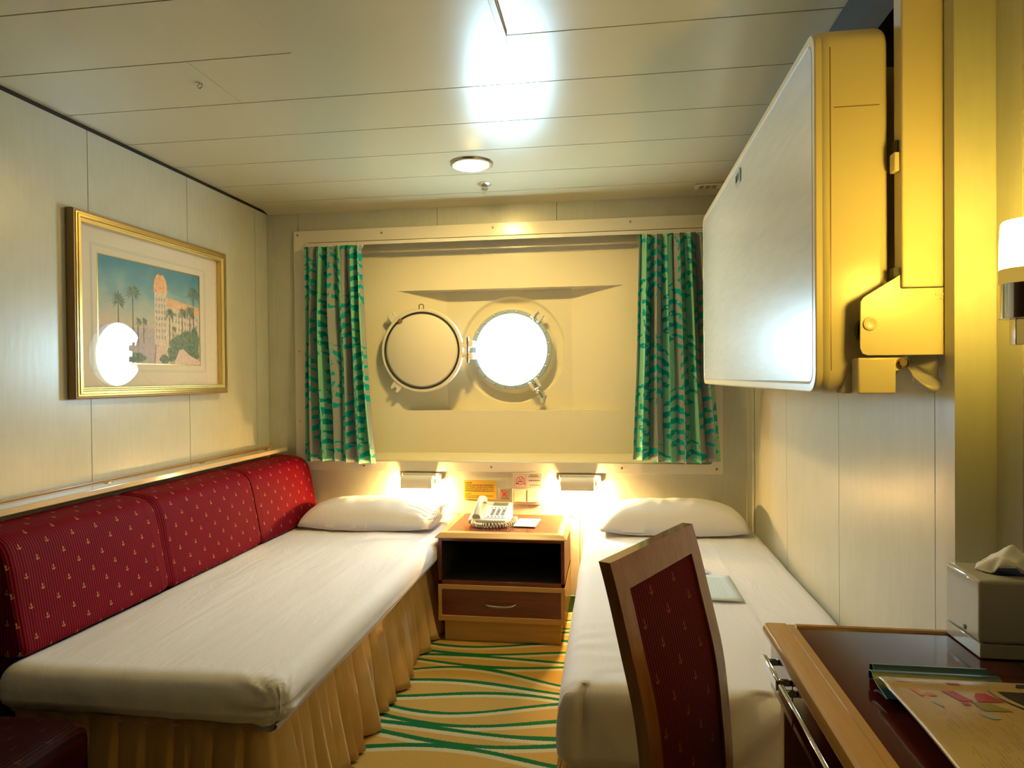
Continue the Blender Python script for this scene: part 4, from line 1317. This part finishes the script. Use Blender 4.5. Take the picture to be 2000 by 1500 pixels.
def build_berth_mount():
    t = thing('berth_mount', 'cream wall channel and angular bracket plate holding the folding berth', 'bracket', (.61, 1.47, 1.245))
    bm = new()
    box(bm, .572, .6695, 1.448, 1.488, 1.379, ZC-.003)
    obj('channel', bm, CREAM, t, bevel=.003)
    bm = new()
    pts = [(.568, 1.404), (.500, 1.362), (.494, 1.353), (.4925, 1.26), (.497, 1.249), (.507, 1.245), (.6695, 1.245), (.6695, 1.377), (.570, 1.377), (.568, 1.380)]
    prism(bm, pts, 'y', 1.4475, 1.4515)
    pl = obj('bracket_plate', bm, CREAM, t, bevel=.001)
    bm = new(); lathe(bm, [(0, 0), (.014, 0), (.0135, .003), (.010, .004), (.008, .003), (0, .003)], (.512, 1.4475, 1.3085), (0, -1, 0), 24); obj('rivet', bm, CREAM, t)
    bm = new(); box(bm, .632, .667, 1.4455, 1.4475, 1.362, 1.366); box(bm, .640, .667, 1.4460, 1.4475, 1.354, 1.3565); obj('pressed_rib', bm, CREAM, t, bevel=.0008)
    bm = new(); box(bm, .576, .688, 1.490, 3.2, 1.955, ZC-.004); obj('top_gap_shade', bm, BLACK, t, smooth=False)  # black box added to paint the dark gap above the berth
    # roller behind plate, spring catch
    bm = new(); lathe(bm, [(0, 0), (.030, 0), (.030, .016), (0, .016)], (.5195, 1.456, 1.297), (0, 1, 0), 28); obj('roller', bm, BLACK, t)
    bm = new(); box(bm, .561, .571, 1.456, 1.480, 1.612, 1.650); obj('catch', bm, CREAM, t, bevel=.002)
    bm = new(); box(bm, .566, .571, 1.462, 1.480, 1.648, 1.675); box(bm, .560, .571, 1.458, 1.478, 1.40, 1.42); obj('catch_spring', bm, BLACK, t, smooth=False)
build_berth_mount()

# ------------------------------------------------------------------ sconce on the right
def build_sconce():
    t = thing('wall_sconce', 'chrome wall sconce with glowing white cylinder shade at the right edge', 'wall lamp', (.65, 1.15, 1.27))
    c = (.637, 1.15, 0)
    GL = lamp_glow('opal_glow', (1.0, .64, .08), 170)
    bm = new(); lathe(bm, [(0, 1.368), (.0395, 1.368), (.0390, 1.41), (.0372, 1.438), (.0352, 1.4415), (0, 1.442)], c, (0, 0, 1), 40); obj('lit_shade', bm, GL, t)
    bm = new(); lathe(bm, [(0, 1.346), (.0402, 1.346), (.0395, 1.3678), (0, 1.3678)], c, (0, 0, 1), 40); obj('shade_base', bm, lamp_glow('opal_dim', (1.0, .62, .10), .9), t)
    bm = new(); lathe(bm, [(0, 1.291), (.0405, 1.291), (.0405, 1.3455), (0, 1.3455)], c, (0, 0, 1), 40); obj('cup', bm, CHROME, t, bevel=.001)
    bm = new()
    box(bm, .612, .630, 1.141, 1.159, 1.251, 1.291); box(bm, .630, .706, 1.141, 1.159, 1.251, 1.268)
    obj('arm', bm, CHROME, t, bevel=.001)
    bm = new(); box(bm, .706, .7185, 1.10, 1.20, 1.21, 1.31); obj('wall_plate', bm, CHROME, t, bevel=.003)
build_sconce()

# ------------------------------------------------------------------ desk
def build_desk():
    t = thing('writing_desk', 'writing desk with mahogany top, maple border and chrome drawer handles', 'desk', (.5, .9, 0))
    zt = .75; xa, xb, ya, yb = .274, .7175, .10, 1.309
    bm = new()
    # border pieces with small step, chamfered outer edge
    prism(bm, [(xa, zt-.010), (xa+.004, zt-.001), (xa+.010, zt+.0005), (xa+.040, zt+.0005), (xa+.043, zt-.0015), (xa+.056, zt-.0015), (xa+.056, zt-.020), (xa+.004, zt-.020), (xa, zt-.016)], 'y', ya, yb)
    prism(bm, [(yb, zt-.016), (yb, zt-.010), (yb-.003, zt+.001), (yb-.008, zt+.003), (yb-.014, zt+.002), (yb-.016, zt-.002), (yb-.016, zt-.020), (yb-.004, zt-.020)], 'x', xa+.056, xb)
    obj('top_border', bm, MAPLE_Y, t, angle=25)
    bm = new(); box(bm, xa+.056, xb, ya, yb-.016, zt-.020, zt-.0015); obj('desk_top', bm, MAHO_Y, t, smooth=False)
    bm = new(); box(bm, .6305, .6312, ya, yb-.017, zt-.0016, zt-.0012); obj('joint_line', bm, GAP, t, smooth=False)
    # underframe
    bm = new(); box(bm, .300, .7175, 1.262, 1.290, 0.001, zt-.020); obj('end_panel', bm, MAPLE_Z, t, bevel=.002)
    bm = new(); box(bm, .300, .7175, .12, .148, 0.001, zt-.020); obj('end_panel', bm, MAPLE_Z, t, bevel=.002)
    bm = new(); box(bm, .69, .716, .15, 1.26, .30, zt-.021); obj('back_panel', bm, MAHO_Y, t, smooth=False)
    bm = new(); box(bm, .297, .69, .148, 1.262, .642, .650); obj('drawer_floor', bm, MAHO_Y, t, smooth=False)
    for (a, b, ha, hb) in ((1.142, 1.290, 1.135, 1.247), (.60, 1.138, .84, 1.128), (.14, .596, .22, .50)):
        bm = new(); box(bm, .284, .2995, a, b, .640, zt-.021)
        d = obj('drawer', bm, MAHO_Y, t, bevel=.0015)
        bm = new()
        box(bm, .2585, .2635, ha+.004, hb-.004, .700, .718)
        box(bm, .2635, .2665, ha+.004, hb-.004, .7145, .718)
        box(bm, .2635, .284, ha+.012, ha+.020, .704, .714); box(bm, .2635, .284, hb-.020, hb-.012, .704, .714)
        obj('drawer_handle', bm, CHROME, d, bevel=.0015)
build_desk()

# ------------------------------------------------------------------ chair
CHAIRW = wood_mat('chair_wood', (.26, .095, .025), (.40, .17, .05), 'z', .15, .9)
def build_chair():
    N = V(-.004, 1.058, 0); F2 = V(.154, 1.358, 0)
    w = (F2-N).normalized(); f = V(w.y, -w.x, 0); W = (F2-N).length
    t = thing('desk_chair', 'maple framed chair with red anchor fabric back, tucked towards the desk', 'chair', (.24, 1.12, 0))
    prof = [(.92, 0), (.875, .014), (.77, .040), (.70, .058), (.64, .066), (.525, .076), (.45, .078)]
    def off(z):
        if z > prof[0][0]: return 0 - (z-.92)*.3
        for (za, oa), (zb_, ob) in zip(prof, prof[1:]):
            if z >= zb_:
                k = (za-z)/(za-zb_); k2 = k
                return oa + (ob-oa)*k2
        return .078 - (.45-z)*.10
    def offs(z): return sum(off(z+d) for d in (-.03, -.015, 0, .015, .03))/5
    def P(s, z, d):          # s along width, d: behind(-)/front(+)
        return N + w*s + f*(offs(z)+d) + V(0, 0, z)
    def slab(bm, s0, s1, z0, z1, d0, d1, n=16, m=1, uv=False):
        uvl = bm.loops.layers.uv.verify() if uv else None
        G = {}
        for i in range(n+1):
            z = z0+(z1-z0)*i/n
            for s in (s0, s1):
                for d in (d0, d1): G[i, s, d] = bm.verts.new(P(s, z, d))
        def q(vs, uvs=None):
            fc = bm.faces.new(vs)
            if uvl:
                for l, u_ in zip(fc.loops, uvs or [(0, 0)]*4): l[uvl].uv = u_
        for i in range(n):
            zA, zB = z0+(z1-z0)*i/n, z0+(z1-z0)*(i+1)/n
            q((G[i, s0, d1], G[i, s1, d1], G[i+1, s1, d1], G[i+1, s0, d1]), ((s0, zA), (s1, zA), (s1, zB), (s0, zB)))
            q((G[i, s0, d0], G[i+1, s0, d0], G[i+1, s1, d0], G[i, s1, d0]), ((s0, zA), (s0, zB), (s1, zB), (s1, zA)))
            q((G[i, s0, d0], G[i, s0, d1], G[i+1, s0, d1], G[i+1, s0, d0])); q((G[i, s1, d0], G[i+1, s1, d0], G[i+1, s1, d1], G[i, s1, d1]))
        q((G[0, s0, d0], G[0, s1, d0], G[0, s1, d1], G[0, s0, d1])); q((G[n, s0, d0], G[n, s0, d1], G[n, s1, d1], G[n, s1, d0]))
    sw = .040; tr = .047; th = .020
    # back frame: one curved ring
    bm = new()
    n = 26; zb0, zt = .40, .92
    O = []; I = []
    slab(bm, 0, sw, .05, zt, -th, 0, 34); slab(bm, W-sw, W, .05, zt, -th, 0, 34)
    slab(bm, sw, W-sw, zt-tr, zt, -th, 0, 4); slab(bm, sw, W-sw, .41, .455, -th, 0, 4)
    bmesh.ops.remove_doubles(bm, verts=bm.verts, dist=.0005)
    # legs splay back a little at the floor
    for v in bm.verts:
        if v.co.z < .42:
            v.co -= f*((.42-v.co.z)*.22)
            if v.co.z < .06: v.co.z = .001
    obj('back_frame', bm, CHAIRW, t, bevel=.005, seg=3)
    bm = new(); slab(bm, sw-.002, W-sw+.002, .452, zt-tr+.002, -.016, -.005, 26, uv=True)
    obj('back_pad', bm, CHAIRF, t, angle=40)
    # seat
    bm = new()
    sd = .37
    def SP(s, d, z): return N + w*s + f*(.085+d) + V(0, 0, z)
    pts = [(.018, 0), (W-.018, 0), (W-.03, sd*.6), (W-.045, sd), (.02, sd), (.0, sd*.6)]
    A = [SP(s, d, .395) for s, d in pts]
    uvl = bm.loops.layers.uv.verify()
    va = [bm.verts.new(p) for p in A]; vb = [bm.verts.new(p + V(0, 0, .05)) for p in A]
    bm.faces.new(va[::-1]); ft = bm.faces.new(vb)
    for l, (s, d) in zip(ft.loops, pts): l[uvl].uv = (s, d)
    for i in range(6): bm.faces.new((va[i], va[(i+1) % 6], vb[(i+1) % 6], vb[i]))
    obj('seat', bm, CHAIRF, t, bevel=.015, seg=4)
    bm = new()
    va = [bm.verts.new(p - V(0, 0, .055)) for p in A]; vb = [bm.verts.new(p) for p in A]
    bm.faces.new(va[::-1]); bm.faces.new(vb)
    for i in range(6): bm.faces.new((va[i], va[(i+1) % 6], vb[(i+1) % 6], vb[i]))
    obj('seat_rail', bm, CHAIRW, t, bevel=.004)
    for s in (.025, W-.075):
        bm = new(); c = SP(s, sd-.045, 0)
        M = Matrix((( f.x, w.x, 0, c.x), (f.y, w.y, 0, c.y), (0, 0, 1, 0), (0, 0, 0, 1)))
        vs = box(bm, 0, .036, 0, .036, .001, .34, M=M)
        obj('front_leg', bm, CHAIRW, t, bevel=.004)
build_chair()

# ------------------------------------------------------------------ tissue box
def build_tissues():
    t = thing('tissue_box_cover', 'glossy white tissue box cover on the desk with a tissue pulled out', 'tissue box', (.645, 1.24, .75))
    WG = simple('glossy_white', (.50, .49, .41), .10)
    zt0 = .7515
    bm = new(); box(bm, .582, .712, 1.184, 1.297, zt0+.022, .876)
    obj('lid', bm, WG, t, bevel=.006, seg=4)
    bm = new(); box(bm, .583, .711, 1.185, 1.296, zt0-.0025+.0013, zt0+.0215)
    obj('base_tray', bm, WG, t, bevel=.001)
    bm = new(); lathe(bm, [(0, 0), (.004, 0), (.004, .002), (0, .003)], (.582, 1.232, .785), (-1, 0, 0), 14); obj('side_button', bm, WG, t)
    bm = new(); prism(bm, rrect(.612, .69, 1.215, 1.262, .02, 6), 'z', .8755, .8768); obj('slot', bm, simple('slot_dark', (.02, .02, .02), .8), t, smooth=False)
    tm = Mat('tissue_paper', (.80, .78, .72), rough=.9)
    bm = new()
    def fn(u, v):
        a = u*2-1; b = v*2-1
        r = 1-.35*abs(a*b)
        x = .655 + a*.050*r; y = 1.235 + b*.038*r - .012*a
        z = .877 + .030*(1-abs(a)**2.2)*(1-.55*b*b) + .010*math.sin(a*5+b*3)*(1-abs(a)) + .012*nz((a*2, b*2, 4)) + .010*max(0, a)
        return V(x, y, max(z, .878))
    sheet_grid(bm, fn, 30, 22)
    o = obj('tissue', bm, tm.m, t, angle=None)
    m = o.modifiers.new('thick', 'SOLIDIFY'); m.thickness = .0008
build_tissues()

# ------------------------------------------------------------------ brochures on the desk
def build_papers():
    TEAL = simple('teal_folder', (.0, .065, .115), .35)
    TEALE = simple('teal_folder_inside', (.25, .42, .40), .5)
    def folder(name, label, y, z, x0, x1, h):
        t = thing(name, label, 'folder', ((x0+x1)/2, y, z), 'teal folders on the desk')
        bm = new()
        # folded spine standing up: a teardrop loop, open towards the camera
        prof = [(y-.055, z+.0005), (y-.02, z+.004), (y-.006, z+h*.55), (y+.002, z+h), (y+.010, z+h*.92), (y+.013, z+h*.55), (y+.012, z+.0005), (y+.010, z+.0005), (y+.0112, z+h*.55), (y+.0085, z+h*.88), (y+.003, z+h*.95), (y-.004, z+h*.52), (y-.018, z+.0028), (y-.055, z-.0005)]
        prism(bm, prof, 'x', x0, x1)
        obj('cover', bm, TEAL, t, angle=40)
        bm = new(); tube(bm, [(x0-.0003, a, b) for a, b in prof[:7]], .0006, 5); obj('spine_edge', bm, TEALE, t)
    folder('folder', 'teal folder standing furthest back beneath the brochures on the desk', 1.086, .7515, .386, .545, .020)
    folder('folder', 'teal folder directly behind the patterned brochure on the desk', 1.058, .7578, .375, .548, .0145)
    mg = Mat('brochure_print', rough=.3, spec=.5)
    n1 = mg.noise(14, detail=3)
    x, y, z = mg.xyz('Object')
    streak = (x/.005 + mg.noise(5, detail=1)*2.0).frac().lt(.35)
    word = mg.noise(160, vec=mg.coord(scale=(1.0, .25, 1)), detail=1).gt(.52)
    low = y.lt(.955)*x.gt(.405)
    basec = mg.ramp(n1, [(.3, (.38, .26, .11)), (.7, (.48, .35, .17))])
    mg.base(mg.mix(streak*word*low*.45, basec, (.22, .11, .04)))
    def patch(nm, c): return simple(nm, c, .4)
    t = thing('brochure', 'tan printed brochure with red and black blocks lying on the teal folders', 'brochure', (.5, .95, .76))
    def surf(u, v):
        x = .376 + .240*u
        y = 1.040 - .250*v
        z = .7735 + .004*math.sin(v*3.0) - .004*v + (.002 if v < .14 else 0)*math.sin(v/.14*PI)
        return V(x, y, z)
    bm = new(); sheet_grid(bm, surf, 24, 40)
    o = obj('cover_page', bm, mg.m, t, angle=None)
    m = o.modifiers.new('thick', 'SOLIDIFY'); m.thickness = .003; m.offset = -1
    def blot(pts, mat, name, lift):
        bm = new()
        P = []
        for a, b in pts:
            u = (a-.376)/.240; v = (1.040-b)/.250
            p = surf(u, v); P.append(bm.verts.new((a, b, p.z+lift)))
        bm.faces.new(P)
        for f in bm.faces:
            if f.normal.z < 0: f.normal_flip()
        obj(name, bm, mat, t, smooth=False, recalc=False)
    R1 = patch('block_red', (.34, .015, .02)); BK = patch('block_black', (.012, .008, .008)); OR = patch('block_orange', (.55, .20, .06)); OL = patch('block_olive', (.22, .18, .04)); GR = patch('block_grey', (.30, .33, .33)); LI = patch('block_lilac', (.38, .30, .33))
    blot([(.442, 1.000), (.458, 1.000), (.470, .970), (.452, .970)], R1, 'red_block', .0006)
    blot([(.485, .998), (.497, .998), (.508, .972), (.474, .970), (.477, .985)], R1, 'red_block', .0006)
    blot([(.452, .967), (.460, .967), (.462, .958), (.452, .958)], R1, 'red_block', .0006)
    blot([(.464, .968), (.488, .966), (.504, .946), (.470, .944)], OL, 'olive_block', .0006)
    blot([(.460, .940), (.474, .940), (.480, .925), (.470, .922), (.460, .930)], GR, 'grey_block', .0006)
    blot([(.402, 1.002), (.410, 1.002), (.416, .985), (.410, .978)], OR, 'orange_block', .0006)
    blot([(.418, .992), (.428, .992), (.430, .982), (.420, .980)], OR, 'orange_block', .0006)
    blot([(.415, .965), (.422, .965), (.426, .952), (.421, .950)], GR, 'grey_block', .0006)
    blot([(.388, 1.036), (.400, 1.036), (.408, 1.020), (.396, 1.020)], LI, 'lilac_block', .0006)
    blot([(.458, 1.024), (.476, 1.023), (.474, 1.018), (.460, 1.018)], R1, 'red_block', .0006)
    arc = [(.615, 1.006)] + [(.612 - .096*math.cos(a), 1.006 - .085*math.sin(a)) for a in [PI/2*i/12 for i in range(13)]]
    blot(arc, BK, 'black_block', .0006)
    blot([(.552, 1.030), (.614, 1.030), (.614, 1.018), (.545, 1.018)], BK, 'black_block', .0006)
    bm = new()
    pts = []
    for i in range(20):
        a = PI/2*i/19; x_, y_ = .612-.107*math.cos(a), 1.006-.096*math.sin(a)
        pts.append((x_, y_, surf((x_-.376)/.240, (1.040-y_)/.250).z+.0006))
    tube(bm, pts, .0012, 5); obj('arc_line', bm, BK, t)
build_papers()

# ------------------------------------------------------------------ stool in the near left corner
def build_stool():
    t = thing('upholstered_stool', 'dark red upholstered stool in shadow at the foot of the left bed', 'stool', (-1.55, 1.3, 0))
    bm = new()
    uvl = bm.loops.layers.uv.verify()
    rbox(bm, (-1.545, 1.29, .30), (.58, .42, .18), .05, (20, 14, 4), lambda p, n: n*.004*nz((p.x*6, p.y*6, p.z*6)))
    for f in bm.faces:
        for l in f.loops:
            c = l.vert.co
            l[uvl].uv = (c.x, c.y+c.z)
    obj('cushion', bm, anchor_fabric('shaded_anchor_fabric', (.012, .001, .001), (.035, .002, .003), (.09, .03, .012)), t, angle=None)  # corner shadow put into a darkened copy of the anchor fabric
    bm = new(); box(bm, -1.80, -1.29, 1.11, 1.47, .09, .215); obj('stool_base', bm, MAHO_X, t, bevel=.004)
    for x in (-1.78, -1.35):
        for y in (1.13, 1.41):
            bm = new(); box(bm, x, x+.04, y, y+.04, .001, .09); obj('leg', bm, MAHO_X, t, bevel=.003)
build_stool()

# ------------------------------------------------------------------ daylight, world, camera
wd = bpy.data.worlds.new('World'); SC.world = wd; wd.use_nodes = True
bg = wd.node_tree.nodes['Background']
bg.inputs[0].default_value = (.58, .84, 1.0, 1); bg.inputs[1].default_value = 130
pl = bpy.data.lights.new('window_portal', 'AREA'); pl.shape = 'RECTANGLE'; pl.size = .60; pl.size_y = .60
pl.cycles.is_portal = True
po = bpy.data.objects.new('window_portal', pl); COL.objects.link(po)
po.location = (CX, 3.83, CZ); po.rotation_euler = (-PI/2, 0, 0)

cam = bpy.data.cameras.new('camera'); cam.sensor_width = 36; cam.lens = 36*1330.26/2000; cam.clip_start = .02
co = bpy.data.objects.new('camera', cam); COL.objects.link(co)
yaw, pit, rol = 0.144577, 0.0102528, -0.0090737
def rotm():
    B = Matrix(((1, 0, 0), (0, 0, -1), (0, 1, 0)))
    cy, sy = math.cos(yaw), math.sin(yaw); Ry = Matrix(((cy, 0, sy), (0, 1, 0), (-sy, 0, cy)))
    cp, sp = math.cos(pit), math.sin(pit); Rx = Matrix(((1, 0, 0), (0, cp, -sp), (0, sp, cp)))
    cr, sr = math.cos(rol), math.sin(rol); Rz = Matrix(((cr, -sr, 0), (sr, cr, 0), (0, 0, 1)))
    return Rz @ Rx @ Ry @ B
Rr = rotm()
right, down, fwd = Rr[0], Rr[1], Rr[2]
M = Matrix(((right[0], -down[0], -fwd[0], 0), (right[1], -down[1], -fwd[1], 0), (right[2], -down[2], -fwd[2], H), (0, 0, 0, 1)))
co.matrix_world = M
SC.camera = co
vs = SC.view_settings
vs.view_transform = 'Standard'; vs.look = 'None'; vs.exposure = -0.85; vs.gamma = 1
try: vs.use_curve_mapping = False
except Exception: pass
SC.cycles.use_denoising = True
SC.cycles.max_bounces = 10
SC.cycles.diffuse_bounces = 6
SC.cycles.sample_clamp_indirect = 8
